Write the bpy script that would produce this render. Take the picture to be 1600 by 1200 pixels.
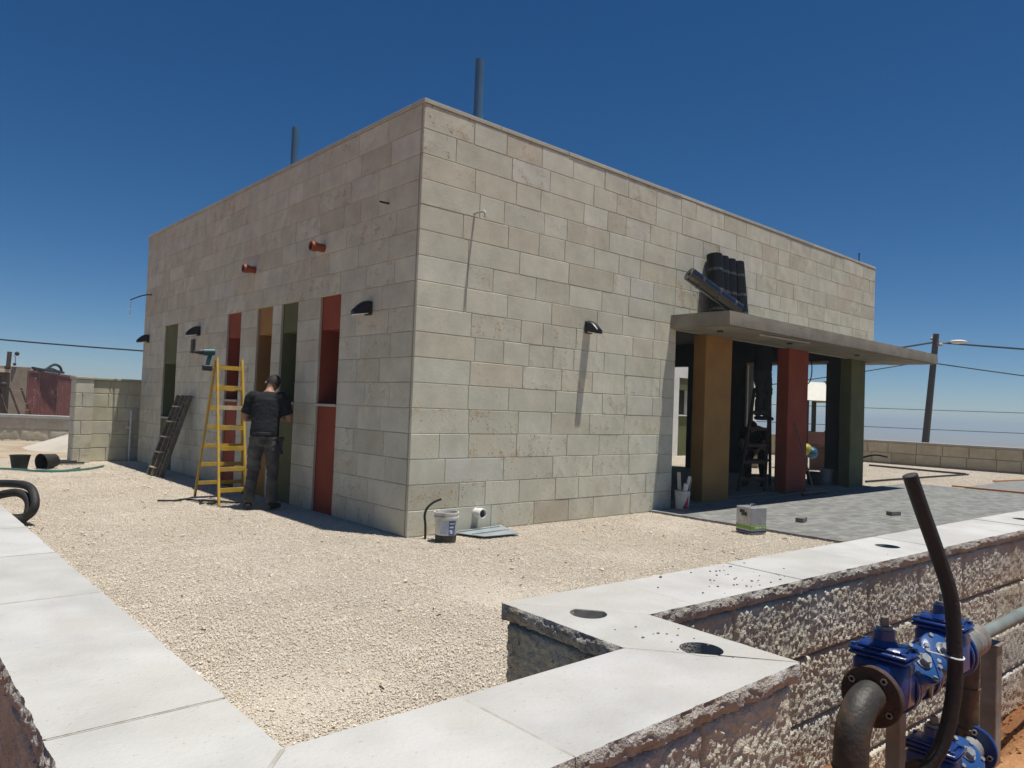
import bpy, bmesh, math, random
from math import sin, cos, pi, radians, sqrt
from mathutils import Vector, Matrix, noise, Quaternion

for _o in list(bpy.data.objects):
    bpy.data.objects.remove(_o)
SC = bpy.context.scene
COL = SC.collection
rnd = random.Random(7)

# ------------------------------------------------------------------ camera
CAM = Vector((-4.328, -6.409, 1.395))
YAW, PITCH, ROLL, FPX = radians(48.25), radians(1.823), radians(2.21), 1143.95
fw = Vector((cos(PITCH) * cos(YAW), cos(PITCH) * sin(YAW), sin(PITCH)))
rt0 = Vector((sin(YAW), -cos(YAW), 0)); up0 = rt0.cross(fw)
rt = rt0 * cos(ROLL) + up0 * sin(ROLL); up = up0 * cos(ROLL) - rt0 * sin(ROLL)
cd = bpy.data.cameras.new('camera'); cam = bpy.data.objects.new('camera', cd); COL.objects.link(cam)
mw = Matrix((rt, up, -fw)).transposed().to_4x4(); mw.translation = CAM
cam.matrix_world = mw
cd.sensor_fit = 'HORIZONTAL'; cd.sensor_width = 36.0; cd.lens = 36.0 * FPX / 1600.0
cd.clip_start = 0.05; cd.clip_end = 20000
SC.camera = cam

# ------------------------------------------------------------------ sun and sky
SUN = Vector((0.108, -0.178, 1.0)).normalized()
world = bpy.data.worlds.new('World'); SC.world = world; world.use_nodes = True
wn = world.node_tree; bg = wn.nodes['Background']
sky = wn.nodes.new('ShaderNodeTexSky'); sky.sky_type = 'NISHITA'; sky.sun_disc = False
sky.sun_elevation = math.asin(SUN.z); sky.sun_rotation = math.atan2(SUN.x, SUN.y)
sky.altitude = 600; sky.air_density = 0.7; sky.dust_density = 0.0; sky.ozone_density = 4.0
hsv = wn.nodes.new('ShaderNodeHueSaturation'); hsv.inputs['Saturation'].default_value = 1.3      # the phone camera's saturated sky
wn.links.new(sky.outputs[0], hsv.inputs['Color']); wn.links.new(hsv.outputs[0], bg.inputs[0]); bg.inputs[1].default_value = 0.066
sd = bpy.data.lights.new('sun', 'SUN'); sd.energy = 5.0; sd.angle = radians(0.53); sd.color = (1.0, 0.965, 0.905)
sun = bpy.data.objects.new('sun', sd); COL.objects.link(sun)
sun.rotation_euler = SUN.to_track_quat('Z', 'Y').to_euler(); sun.location = (0, 0, 30)
SC.view_settings.view_transform = 'Standard'; SC.view_settings.look = 'None'
SC.view_settings.exposure = 0.12; SC.view_settings.gamma = 1.0; SC.view_settings.use_curve_mapping = False

# ------------------------------------------------------------------ materials
def N(t, typ, **kw):
    n = t.nodes.new(typ)
    for k, v in kw.items():
        setattr(n, k, v)
    return n

MATS = {}
def mat(name, c1, c2=None, scale=4.0, rough=0.8, metal=0.0, bump=0.0, bscale=60.0, tint=False,
        island=None, detail=6.0, spec=0.4, speck=None, c3=None, s3=1.0, lo=0.35, hi=0.65, trans=0.0, coat=0.0, wpos=False):
    m = bpy.data.materials.new(name); m.use_nodes = True; t = m.node_tree
    p = t.nodes['Principled BSDF']; L = t.links.new
    p.inputs['Roughness'].default_value = rough; p.inputs['Metallic'].default_value = metal
    p.inputs['Specular IOR Level'].default_value = spec
    if trans: p.inputs['Transmission Weight'].default_value = trans
    if coat: p.inputs['Coat Weight'].default_value = coat
    tc = N(t, 'ShaderNodeTexCoord'); co = tc.outputs['Object']
    if wpos: co = N(t, 'ShaderNodeNewGeometry').outputs['Position']
    c2 = c2 or tuple(x * 0.8 for x in c1)
    nz = N(t, 'ShaderNodeTexNoise'); nz.inputs['Scale'].default_value = scale; nz.inputs['Detail'].default_value = detail
    L(co, nz.inputs['Vector'])
    rp = N(t, 'ShaderNodeMapRange'); rp.inputs[1].default_value = lo; rp.inputs[2].default_value = hi
    L(nz.outputs[0], rp.inputs[0])
    mx = N(t, 'ShaderNodeMix', data_type='RGBA'); mx.inputs[6].default_value = (*c1, 1); mx.inputs[7].default_value = (*c2, 1)
    L(rp.outputs[0], mx.inputs[0]); out = mx.outputs[2]
    if c3:
        n3 = N(t, 'ShaderNodeTexNoise'); n3.inputs['Scale'].default_value = s3; n3.inputs['Detail'].default_value = 5
        L(co, n3.inputs['Vector'])
        r3 = N(t, 'ShaderNodeMapRange'); r3.inputs[1].default_value = 0.52; r3.inputs[2].default_value = 0.68
        L(n3.outputs[0], r3.inputs[0])
        m3 = N(t, 'ShaderNodeMix', data_type='RGBA'); L(r3.outputs[0], m3.inputs[0]); L(out, m3.inputs[6]); m3.inputs[7].default_value = (*c3, 1)
        out = m3.outputs[2]
    if speck:
        ns = N(t, 'ShaderNodeTexNoise'); ns.inputs['Scale'].default_value = speck[0]; ns.inputs['Detail'].default_value = 3; L(co, ns.inputs['Vector'])
        rs = N(t, 'ShaderNodeMapRange'); rs.inputs[1].default_value = speck[1]; rs.inputs[2].default_value = speck[1] + .06; rs.inputs[4].default_value = speck[2]; L(ns.outputs[0], rs.inputs[0])
        ms = N(t, 'ShaderNodeMix', data_type='RGBA'); L(rs.outputs[0], ms.inputs[0]); L(out, ms.inputs[6]); ms.inputs[7].default_value = (*speck[3], 1); out = ms.outputs[2]
    if island:
        g = N(t, 'ShaderNodeNewGeometry'); cr = N(t, 'ShaderNodeValToRGB')
        els = cr.color_ramp.elements
        els[0].color = (*island[0], 1); els[1].color = (*island[-1], 1)
        for i, c in enumerate(island[1:-1]):
            e = els.new((i + 1) / (len(island) - 1)); e.color = (*c, 1)
        L(g.outputs['Random Per Island'], cr.inputs[0])
        mi = N(t, 'ShaderNodeMix', data_type='RGBA', blend_type='MULTIPLY'); mi.inputs[0].default_value = 1
        L(out, mi.inputs[6]); L(cr.outputs[0], mi.inputs[7]); out = mi.outputs[2]
    if tint:
        a = N(t, 'ShaderNodeAttribute', attribute_name='tint')
        mt = N(t, 'ShaderNodeMix', data_type='RGBA', blend_type='MULTIPLY'); mt.inputs[0].default_value = 1
        L(out, mt.inputs[6]); L(a.outputs['Color'], mt.inputs[7]); out = mt.outputs[2]
        m['tint'] = 1
    L(out, p.inputs['Base Color'])
    if bump:
        nb = N(t, 'ShaderNodeTexNoise'); nb.inputs['Scale'].default_value = bscale; nb.inputs['Detail'].default_value = 8
        L(tc.outputs['Object'], nb.inputs['Vector'])
        b = N(t, 'ShaderNodeBump'); b.inputs['Strength'].default_value = bump; b.inputs['Distance'].default_value = 0.02
        L(nb.outputs[0], b.inputs['Height']); L(b.outputs[0], p.inputs['Normal'])
    MATS[name] = m
    return m

def stone_mat(name):
    """cut limestone: colour of each block comes from its tint attribute (alpha = how pitted it is)"""
    m = bpy.data.materials.new(name); m.use_nodes = True; t = m.node_tree
    p = t.nodes['Principled BSDF']; L = t.links.new
    p.inputs['Roughness'].default_value = 0.88; p.inputs['Specular IOR Level'].default_value = 0.25
    tc = N(t, 'ShaderNodeTexCoord'); a = N(t, 'ShaderNodeAttribute', attribute_name='tint')
    n1 = N(t, 'ShaderNodeTexNoise'); n1.inputs['Scale'].default_value = 3.2; n1.inputs['Detail'].default_value = 7; n1.inputs['Roughness'].default_value = 0.62
    n2 = N(t, 'ShaderNodeTexNoise'); n2.inputs['Scale'].default_value = 34; n2.inputs['Detail'].default_value = 5; n2.inputs['Roughness'].default_value = 0.65
    n3 = N(t, 'ShaderNodeTexNoise'); n3.inputs['Scale'].default_value = 6.5; n3.inputs['Detail'].default_value = 3
    for n in (n1, n2, n3): L(tc.outputs['Object'], n.inputs['Vector'])
    r1 = N(t, 'ShaderNodeMapRange'); r1.inputs[1].default_value = 0.25; r1.inputs[2].default_value = 0.75; r1.inputs[3].default_value = 0.80; r1.inputs[4].default_value = 1.16
    L(n1.outputs[0], r1.inputs[0])
    m1 = N(t, 'ShaderNodeMix', data_type='RGBA', blend_type='MULTIPLY'); m1.inputs[0].default_value = 1
    L(a.outputs['Color'], m1.inputs[6]); L(r1.outputs[0], m1.inputs[7])
    # ochre veins
    r4 = N(t, 'ShaderNodeMapRange'); r4.inputs[1].default_value = 0.52; r4.inputs[2].default_value = 0.72; r4.inputs[4].default_value = 0.8
    L(n3.outputs[0], r4.inputs[0])
    q4 = N(t, 'ShaderNodeMath', operation='MULTIPLY'); L(r4.outputs[0], q4.inputs[0]); L(a.outputs['Alpha'], q4.inputs[1])
    m2 = N(t, 'ShaderNodeMix', data_type='RGBA'); L(q4.outputs[0], m2.inputs[0]); L(m1.outputs[2], m2.inputs[6]); m2.inputs[7].default_value = (0.44, 0.335, 0.21, 1)
    # pits
    r2 = N(t, 'ShaderNodeMapRange'); r2.inputs[1].default_value = 0.55; r2.inputs[2].default_value = 0.62
    L(n2.outputs[0], r2.inputs[0])
    r3 = N(t, 'ShaderNodeMapRange'); r3.inputs[1].default_value = 0.42; r3.inputs[2].default_value = 0.60
    L(n3.outputs[0], r3.inputs[0])
    q1 = N(t, 'ShaderNodeMath', operation='MULTIPLY'); L(r2.outputs[0], q1.inputs[0]); L(r3.outputs[0], q1.inputs[1])
    q2 = N(t, 'ShaderNodeMath', operation='MULTIPLY'); L(q1.outputs[0], q2.inputs[0]); L(a.outputs['Alpha'], q2.inputs[1])
    m3 = N(t, 'ShaderNodeMix', data_type='RGBA'); L(q2.outputs[0], m3.inputs[0]); L(m2.outputs[2], m3.inputs[6]); m3.inputs[7].default_value = (0.22, 0.18, 0.125, 1)
    L(m3.outputs[2], p.inputs['Base Color'])
    h = N(t, 'ShaderNodeMath', operation='SUBTRACT'); L(n2.outputs[0], h.inputs[0]); L(q2.outputs[0], h.inputs[1])
    b = N(t, 'ShaderNodeBump'); b.inputs['Strength'].default_value = 0.35; b.inputs['Distance'].default_value = 0.008
    L(h.outputs[0], b.inputs['Height']); L(b.outputs[0], p.inputs['Normal'])
    MATS[name] = m; m['tint'] = 1
    return m

stone_mat('limestone')
mat('mortar', (0.50, 0.47, 0.375), (0.43, 0.40, 0.312), 9, bump=.3)
mat('cap_stone', (0.50, 0.475, 0.385), (0.44, 0.415, 0.33), 6, bump=.2, tint=True)
mat('coping', (0.490, 0.483, 0.458), (0.405, 0.397, 0.372), 4.2, rough=.75, bump=.2, bscale=75, tint=True, c3=(0.43, 0.41, 0.37), s3=1.6, detail=13, lo=.36, hi=.66, speck=(95, .67, .6, (0.28, 0.25, 0.21)))
mat('split_stone', (0.57, 0.545, 0.455), (0.49, 0.46, 0.372), 7, rough=.9, bump=.5, bscale=130, tint=True, c3=(0.46, 0.405, 0.30), s3=2.5)
mat('split_coping', (0.46, 0.44, 0.395), (0.34, 0.315, 0.27), 26, rough=.9, bump=.6, bscale=160, tint=True, c3=(0.36, 0.30, 0.23), s3=5)
mat('concrete', (0.255, 0.232, 0.178), (0.20, 0.18, 0.135), 3.5, rough=.9, bump=.5, bscale=40, c3=(0.28, 0.258, 0.205), s3=2.2, speck=(60, .66, .6, (0.10, 0.09, 0.07)))
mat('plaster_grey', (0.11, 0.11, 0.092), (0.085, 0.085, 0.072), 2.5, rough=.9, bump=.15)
mat('plaster_orange', (0.36, 0.195, 0.055), (0.30, 0.155, 0.045), 2.2, rough=.85, bump=.25, bscale=120)
mat('plaster_red', (0.30, 0.062, 0.028), (0.245, 0.048, 0.022), 2.2, rough=.85, bump=.25, bscale=120)
mat('plaster_green', (0.135, 0.14, 0.055), (0.105, 0.11, 0.045), 2.2, rough=.85, bump=.25, bscale=120)
mat('white_wall', (0.78, 0.76, 0.70), (0.70, 0.68, 0.62), 3, bump=.15)
mat('dark_glass', (0.012, 0.012, 0.013), (0.02, 0.018, 0.016), 3, rough=.12, spec=.5)
mat('pebble', (0.665, 0.612, 0.53), (0.585, 0.53, 0.447), .55, rough=.9, wpos=True, c3=(0.62, 0.575, 0.50), s3=1.7, island=[(0.62, 0.58, 0.53), (0.88, 0.86, 0.82), (1.0, 0.98, 0.95), (1.1, 1.07, 1.03), (0.93, 0.84, 0.74), (1.16, 1.14, 1.1)])
mat('gravel_bed', (0.54, 0.485, 0.405), (0.45, 0.40, 0.325), 1.6, rough=.95, bump=1.0, bscale=70, c3=(0.56, 0.515, 0.44), s3=.5)
mat('soil', (0.30, 0.135, 0.05), (0.22, 0.09, 0.032), 3.0, rough=.95, bump=.9, bscale=30, c3=(0.42, 0.22, 0.10), s3=1.2)
mat('desert', (0.26, 0.21, 0.155), (0.20, 0.16, 0.11), .05, rough=.95, bump=.3, bscale=2)
mat('sand', (0.42, 0.345, 0.25), (0.33, 0.26, 0.18), 1.2, rough=.95, bump=.8, bscale=18, c3=(0.30, 0.21, 0.13), s3=.5)
mat('paver', (0.225, 0.225, 0.21), (0.18, 0.18, 0.168), 7, rough=.9, bump=.35, bscale=90, tint=True)
mat('pointing', (0.43, 0.41, 0.365), (0.34, 0.31, 0.26), 30)
mat('crumb', (0.20, 0.165, 0.12), (0.12, 0.10, 0.075), 90)
mat('joint_sand', (0.16, 0.15, 0.135), None, 9, bump=.5)
mat('black_plastic', (0.018, 0.018, 0.019), (0.028, 0.027, 0.026), 9, rough=.5, bump=.1)
mat('black_lamp', (0.012, 0.012, 0.014), (0.02, 0.02, 0.022), 9, rough=.35)
mat('diffuser', (0.75, 0.77, 0.76), (0.68, 0.70, 0.69), 9, rough=.25)
mat('rubber', (0.016, 0.016, 0.016), (0.030, 0.028, 0.026), 6, rough=.65, bump=.25)
mat('orange_pvc', (0.30, 0.075, 0.025), (0.25, 0.06, 0.02), 6, rough=.45)
mat('blue_pvc', (0.075, 0.16, 0.27), (0.06, 0.13, 0.22), 2, rough=.4)
mat('white_pvc', (0.72, 0.72, 0.70), (0.62, 0.62, 0.59), 8, rough=.45)
mat('white_plastic', (0.70, 0.69, 0.64), (0.58, 0.56, 0.50), 9, rough=.5, c3=(0.40, 0.37, 0.31), s3=7)
mat('clear_plastic', (0.80, 0.83, 0.83), (0.72, 0.75, 0.75), 9, rough=.12, trans=.85)
mat('label_blue', (0.055, 0.115, 0.30), (0.10, 0.17, 0.36), 14, rough=.5)
mat('label_pale', (0.40, 0.46, 0.58), (0.52, 0.55, 0.62), 14, rough=.5)
mat('label_red', (0.50, 0.03, 0.045), None, 9, rough=.5)
mat('label_green', (0.17, 0.33, 0.035), (0.13, 0.27, 0.03), 9, rough=.5)
mat('label_navy', (0.02, 0.045, 0.11), None, 9, rough=.5)
mat('dirt_shade_black', (0.03, 0.028, 0.025), (0.08, 0.075, 0.065), 25, rough=.8)  # dirt and dark scraps, also the shade painted inside pipe mouths
mat('tin', (0.42, 0.43, 0.44), (0.33, 0.34, 0.35), 12, rough=.42, metal=.55)
mat('steel', (0.42, 0.43, 0.43), (0.30, 0.31, 0.31), 10, rough=.45, metal=.8, bump=.05)
mat('galvanised', (0.30, 0.30, 0.285), (0.20, 0.19, 0.17), 9, rough=.6, metal=.45, bump=.15, c3=(0.22, 0.16, 0.11), s3=8)
mat('sheet_metal', (0.40, 0.45, 0.46), (0.30, 0.34, 0.35), 5, rough=.5, metal=.4)
mat('bitumen', (0.008, 0.008, 0.008), (0.014, 0.014, 0.014), 14, rough=.42, spec=.18, bump=.2, bscale=40)
mat('bitumen_film', (0.010, 0.010, 0.010), (0.018, 0.018, 0.018), 14, rough=.2, spec=.5, bump=.12, bscale=30, coat=1.0)
mat('film_print', (0.10, 0.105, 0.10), (0.02, 0.02, 0.02), 30, rough=.3)
mat('yellow_wood', (0.60, 0.385, 0.05), (0.48, 0.30, 0.035), 9, rough=.6, bump=.2, c3=(0.38, 0.29, 0.12), s3=7)
mat('raw_wood', (0.40, 0.29, 0.165), (0.28, 0.19, 0.10), 12, rough=.8, bump=.2)
mat('pale_wood', (0.62, 0.50, 0.34), (0.52, 0.40, 0.25), 12, rough=.8)
mat('old_wood', (0.19, 0.165, 0.125), (0.12, 0.10, 0.075), 18, rough=.85, bump=.3)
mat('orange_wood', (0.50, 0.22, 0.09), (0.38, 0.15, 0.06), 10, rough=.8)
mat('pole_wood', (0.105, 0.085, 0.07), (0.07, 0.055, 0.045), 20, rough=.9)
mat('teal_tool', (0.012, 0.085, 0.085), (0.01, 0.065, 0.065), 9, rough=.45)
mat('skin', (0.36, 0.19, 0.12), (0.31, 0.155, 0.10), 9, rough=.6)
mat('hair', (0.014, 0.011, 0.009), (0.022, 0.017, 0.013), 60, rough=.7, bump=.4, bscale=150)
mat('shirt_black', (0.006, 0.0065, 0.009), (0.009, 0.0095, 0.013), 14, rough=.9, bump=.5, bscale=22)
mat('jeans_grey', (0.085, 0.083, 0.078), (0.045, 0.044, 0.043), 9, rough=.92, bump=.6, bscale=18, c3=(0.12, 0.118, 0.11), s3=6)
mat('shoe', (0.016, 0.015, 0.015), (0.035, 0.033, 0.03), 12, rough=.7)
mat('trouser_dark', (0.022, 0.021, 0.021), (0.03, 0.029, 0.028), 9, rough=.95, bump=.4, bscale=20)
mat('valve_blue', (0.007, 0.028, 0.145), (0.010, 0.038, 0.175), 5, rough=.30, spec=.5, bump=.08, bscale=80, coat=.25)
mat('valve_blue_cap', (0.016, 0.060, 0.19), (0.020, 0.072, 0.215), 5, rough=.34, spec=.5, bump=.08, bscale=80, coat=.2)
mat('rust', (0.085, 0.052, 0.034), (0.045, 0.032, 0.024), 16, rough=.75, metal=.2, bump=.3, c3=(0.15, 0.08, 0.045), s3=9)
mat('black_iron', (0.045, 0.042, 0.038), (0.075, 0.066, 0.054), 11, rough=.55, metal=.3, bump=.2, c3=(0.16, 0.095, 0.055), s3=6)
mat('brass', (0.27, 0.21, 0.11), (0.18, 0.14, 0.08), 15, rough=.5, metal=.6)
mat('green_pipe', (0.20, 0.225, 0.205), (0.14, 0.16, 0.145), 8, rough=.55)
mat('hose_green', (0.05, 0.17, 0.13), (0.04, 0.12, 0.10), 8, rough=.5)
mat('container_red', (0.20, 0.060, 0.050), (0.155, 0.046, 0.038), 1.3, rough=.7, bump=.1, c3=(0.27, 0.12, 0.10), s3=2.5)
mat('faded_white', (0.42, 0.30, 0.28), (0.30, 0.17, 0.15), 6, rough=.8)
mat('shed_beige', (0.30, 0.26, 0.20), (0.24, 0.20, 0.15), 3, rough=.85)
mat('shed_trim', (0.66, 0.60, 0.46), (0.55, 0.49, 0.37), 5, rough=.8)
mat('shed_dark', (0.05, 0.05, 0.045), (0.03, 0.03, 0.028), 4, rough=.8)
mat('cable', (0.02, 0.02, 0.022), None, 4, rough=.6)
mat('lamp_grey', (0.48, 0.47, 0.44), (0.40, 0.39, 0.36), 6, rough=.5)
mat('play_roof', (0.70, 0.68, 0.58), (0.62, 0.60, 0.50), 4, rough=.5)
mat('play_yellow', (0.32, 0.30, 0.035), (0.27, 0.25, 0.03), 4, rough=.5)
mat('play_brown', (0.12, 0.045, 0.025), (0.09, 0.035, 0.02), 4, rough=.6)
mat('play_post', (0.03, 0.025, 0.022), None, 4, rough=.6)
mat('play_blue', (0.015, 0.085, 0.16), None, 4, rough=.45)
mat('white_thread', (0.75, 0.77, 0.80), None, 4, rough=.8)

# ------------------------------------------------------------------ mesh helpers
def basis(d):
    d = Vector(d).normalized()
    a = Vector((0, 0, 1)) if abs(d.z) < .9 else Vector((1, 0, 0))
    u = d.cross(a).normalized(); w = u.cross(d)
    return d, u, w

def smooth_path(pts, k=6):
    P = [Vector(p) for p in pts]; out = []
    for i in range(len(P) - 1):
        p0 = P[max(i - 1, 0)]; p1 = P[i]; p2 = P[i + 1]; p3 = P[min(i + 2, len(P) - 1)]
        for j in range(k):
            s = j / k
            out.append(.5 * ((2 * p1) + (p2 - p0) * s + (2 * p0 - 5 * p1 + 4 * p2 - p3) * s * s + (3 * p1 - p0 - 3 * p2 + p3) * s ** 3))
    out.append(P[-1])
    return out

class MB:
    def __init__(self):
        self.v = []; self.f = []; self.t = []; self.tint = None
    def add(self, vs, fs):
        b = len(self.v)
        self.v += [tuple(p) for p in vs]; self.f += [tuple(i + b for i in q) for q in fs]
        if self.tint is not None: self.t += [self.tint] * len(vs)
        return self
    def box(self, x0, x1, y0, y1, z0, z1, b=0.0):
        if b <= 0:
            vs = [(x0, y0, z0), (x1, y0, z0), (x1, y1, z0), (x0, y1, z0), (x0, y0, z1), (x1, y0, z1), (x1, y1, z1), (x0, y1, z1)]
            return self.add(vs, [(3, 2, 1, 0), (4, 5, 6, 7), (0, 1, 5, 4), (1, 2, 6, 5), (2, 3, 7, 6), (3, 0, 4, 7)])
        bm = bmesh.new(); bmesh.ops.create_cube(bm, size=1)
        for v in bm.verts:
            v.co = Vector(((x0 + x1) / 2 + v.co.x * (x1 - x0), (y0 + y1) / 2 + v.co.y * (y1 - y0), (z0 + z1) / 2 + v.co.z * (z1 - z0)))
        bmesh.ops.bevel(bm, geom=bm.edges[:], offset=b, segments=1, affect='EDGES')
        bm.verts.index_update()
        self.add([v.co[:] for v in bm.verts], [[v.index for v in f.verts] for f in bm.faces]); bm.free()
        return self
    def bar(self, p0, p1, w, h, roll=0):
        """rectangular bar between two points; w across (u), h along the other axis"""
        p0 = Vector(p0); p1 = Vector(p1); d, u, w2 = basis(p1 - p0)
        if roll:
            q = Quaternion(d, roll); u = q @ u; w2 = q @ w2
        vs = []
        for p in (p0, p1):
            for a, c in ((-1, -1), (1, -1), (1, 1), (-1, 1)):
                vs.append(p + u * a * w / 2 + w2 * c * h / 2)
        return self.add(vs, [(3, 2, 1, 0), (4, 5, 6, 7), (0, 1, 5, 4), (1, 2, 6, 5), (2, 3, 7, 6), (3, 0, 4, 7)])
    def cyl(self, p0, p1, r0, r1=None, n=16, caps=True):
        r1 = r0 if r1 is None else r1
        p0 = Vector(p0); p1 = Vector(p1); d, u, w = basis(p1 - p0)
        vs = []
        for p, r in ((p0, r0), (p1, r1)):
            for i in range(n):
                a = 2 * pi * i / n; vs.append(p + (u * cos(a) + w * sin(a)) * r)
        fs = [(i, i + n, (i + 1) % n + n, (i + 1) % n) for i in range(n)]
        if caps: fs += [tuple(range(n)), tuple(range(2 * n - 1, n - 1, -1))]
        return self.add(vs, fs)
    def tube(self, pts, r, n=10, k=6, smooth=True, caps=True):
        P = smooth_path(pts, k) if smooth else [Vector(p) for p in pts]
        m = len(P); vs = []; fs = []; u = None
        for i, p in enumerate(P):
            d = (P[min(i + 1, m - 1)] - P[max(i - 1, 0)]).normalized()
            if u is None: _, u, w = basis(d)
            else:
                u = (u - d * u.dot(d)).normalized()
            w = d.cross(u); rr = r[i * (len(r) - 1) // max(m - 1, 1)] if isinstance(r, (list, tuple)) else r
            for j in range(n):
                a = 2 * pi * j / n; vs.append(p + (u * cos(a) + w * sin(a)) * rr)
        for i in range(m - 1):
            for j in range(n):
                fs.append((i * n + j, i * n + (j + 1) % n, (i + 1) * n + (j + 1) % n, (i + 1) * n + j))
        if caps: fs += [tuple(range(n - 1, -1, -1)), tuple(range((m - 1) * n, m * n))]
        return self.add(vs, fs)
    def lathe(self, prof, n=24, c=(0, 0, 0), axis=(0, 0, 1), a0=0.0, a1=2 * pi):
        c = Vector(c); d, u, w = basis(axis); vs = []; fs = []; full = abs(a1 - a0 - 2 * pi) < 1e-6
        m = n if full else n + 1
        for r, h in prof:
            for i in range(m):
                a = a0 + (a1 - a0) * i / n; vs.append(c + d * h + (u * cos(a) + w * sin(a)) * r)
        for k in range(len(prof) - 1):
            for i in range(n):
                j = (i + 1) % m
                fs.append((k * m + i, k * m + j, (k + 1) * m + j, (k + 1) * m + i))
        return self.add(vs, fs)
    def ball(self, c, rx, ry=None, rz=None, n=14, m=9):
        ry = ry or rx; rz = rz or rx; vs = []; fs = []
        for i in range(m + 1):
            th = pi * i / m
            for j in range(n):
                a = 2 * pi * j / n; vs.append((c[0] + rx * sin(th) * cos(a), c[1] + ry * sin(th) * sin(a), c[2] + rz * cos(th)))
        for i in range(m):
            for j in range(n):
                fs.append((i * n + j, (i + 1) * n + j, (i + 1) * n + (j + 1) % n, i * n + (j + 1) % n))
        return self.add(vs, fs)
    def prism(self, poly, axis, lo, hi):
        """poly: 2-D points; axis 0/1/2 is the extrusion axis"""
        n = len(poly); vs = []
        for h in (lo, hi):
            for a, b in poly:
                vs.append([(h, a, b), (a, h, b), (a, b, h)][axis])
        fs = [tuple(range(n - 1, -1, -1)), tuple(range(n, 2 * n))] + [(i, (i + 1) % n, (i + 1) % n + n, i + n) for i in range(n)]
        return self.add(vs, fs)
    def build(self, name, m, parent=None, smooth=False, fix=True):
        me = bpy.data.meshes.new(name); me.from_pydata(self.v, [], self.f); me.update()
        if fix:
            bm = bmesh.new(); bm.from_mesh(me); bmesh.ops.recalc_face_normals(bm, faces=bm.faces[:]); bm.to_mesh(me); bm.free()
        mm = MATS[m]; me.materials.append(mm)
        if 'tint' in mm:
            ca = me.color_attributes.new('tint', 'FLOAT_COLOR', 'POINT')
            t = self.t if len(self.t) == len(self.v) else [(1, 1, 1, .3)] * len(self.v)
            ca.data.foreach_set('color', [x for q in t for x in q])
        if smooth:
            me.shade_auto_smooth(use_auto_smooth=True, angle=radians(40)) if hasattr(me, 'shade_auto_smooth') else me.polygons.foreach_set('use_smooth', [True] * len(me.polygons))
            if smooth == 'auto': me.set_sharp_from_angle(angle=radians(40))
        o = bpy.data.objects.new(name, me); COL.objects.link(o)
        if parent is not None: o.parent = parent
        return o

def tag(o, label, cat, group=None):
    o['label'] = label; o['category'] = cat
    if group: o['group'] = group
    return o
def thing(name, label, cat, loc=(0, 0, 0), rz=0.0, group=None):
    e = bpy.data.objects.new(name, None); COL.objects.link(e); e.empty_display_size = .1
    e.location = loc; e.rotation_euler = (0, 0, rz)
    return tag(e, label, cat, group)
def struct(o):
    o['kind'] = 'structure'; return o
def stuff(o):
    o['kind'] = 'stuff'; return o
def copy_tree(o, parent=None):
    c = o.copy(); COL.objects.link(c)
    if parent is not None: c.parent = parent
    for ch in list(o.children): copy_tree(ch, c)
    return c
def fin(o, ang=38):
    """smooth shading with sharp edges by angle"""
    me = o.data; me.polygons.foreach_set('use_smooth', [True] * len(me.polygons)); me.set_sharp_from_angle(angle=radians(ang)); return o

# ------------------------------------------------------------------ ground
def ground_z(x, y):
    """outer ground: yard wall footing at about -0.15, a trench along the right run, then falling away to the plain"""
    z = -0.15 + 0.03 * noise.noise(Vector((x * .7, y * .7, 0)))
    if x > -1.0 and -5.5 < y < -4.4:
        k = min(1, (x + 1.0) / 1.0) * min(1, max(0, (y + 5.42) / .5)); z -= .42 * k * (1 + .25 * noise.noise(Vector((x * 3, y * 3, 2))))
    if -3.6 < x < 21.2 and -4.3 < y < 22: z = -.6
    d = sqrt((x - 8) ** 2 + (y - 8) ** 2)
    if d > 45: z -= 26 * min(1, (d - 45) / 400.0) ** .8 + 1.5 * noise.noise(Vector((x / 60, y / 60, 5))) * min(1, (d - 45) / 60)
    return z
def axis_pts():
    a = [i * .12 for i in range(-55, 40)]
    s = []
    x = -6.6
    st = .3
    while x > -4200: x -= st; st *= 1.22; s.append(x)
    b = []
    x = 4.8; st = .3
    while x < 4200: x += st; st *= 1.16; b.append(x)
    return s[::-1] + a + b
xs = axis_pts(); ys = [-4.2 + (v if abs(v) > 0 else 0) for v in axis_pts()]
gm = MB(); nx = len(xs)
gm.v = [(x, y, ground_z(x, y)) for y in ys for x in xs]
gm.f = [(j * nx + i, j * nx + i + 1, (j + 1) * nx + i + 1, (j + 1) * nx + i) for j in range(len(ys) - 1) for i in range(nx - 1)]
gob = struct(gm.build('ground', 'soil', fix=False)); gob.data.materials.append(MATS['desert'])
gob.data.polygons.foreach_set('material_index', [1 if (p.center - Vector((0, -5, 0))).length > 30 else 0 for p in gob.data.polygons])
fin(gob, 60)

# gravel yard bed (sheet inside the perimeter walls)
gy = MB(); Yx = [-3.80 + i * .5 for i in range(51)]; Yy = [-5.20 + i * .5 for i in range(46)]
gy.v = [(x, y, -.012 + .010 * noise.noise(Vector((x * .8, y * .8, 0)))) for y in Yy for x in Yx]
def inyard(x, y):
    if y < -4.72 and x > -2.5: return False
    if y < -4.72 - .0 and x > -2.5: return False
    return x < 21.6
gy.f = [(j * 51 + i, j * 51 + i + 1, (j + 1) * 51 + i + 1, (j + 1) * 51 + i) for j in range(45) for i in range(50) if inyard(Yx[i] + .25, Yy[j] + .25)]
gyo = struct(gy.build('gravel_yard', 'gravel_bed', fix=False)); fin(gyo)

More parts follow.
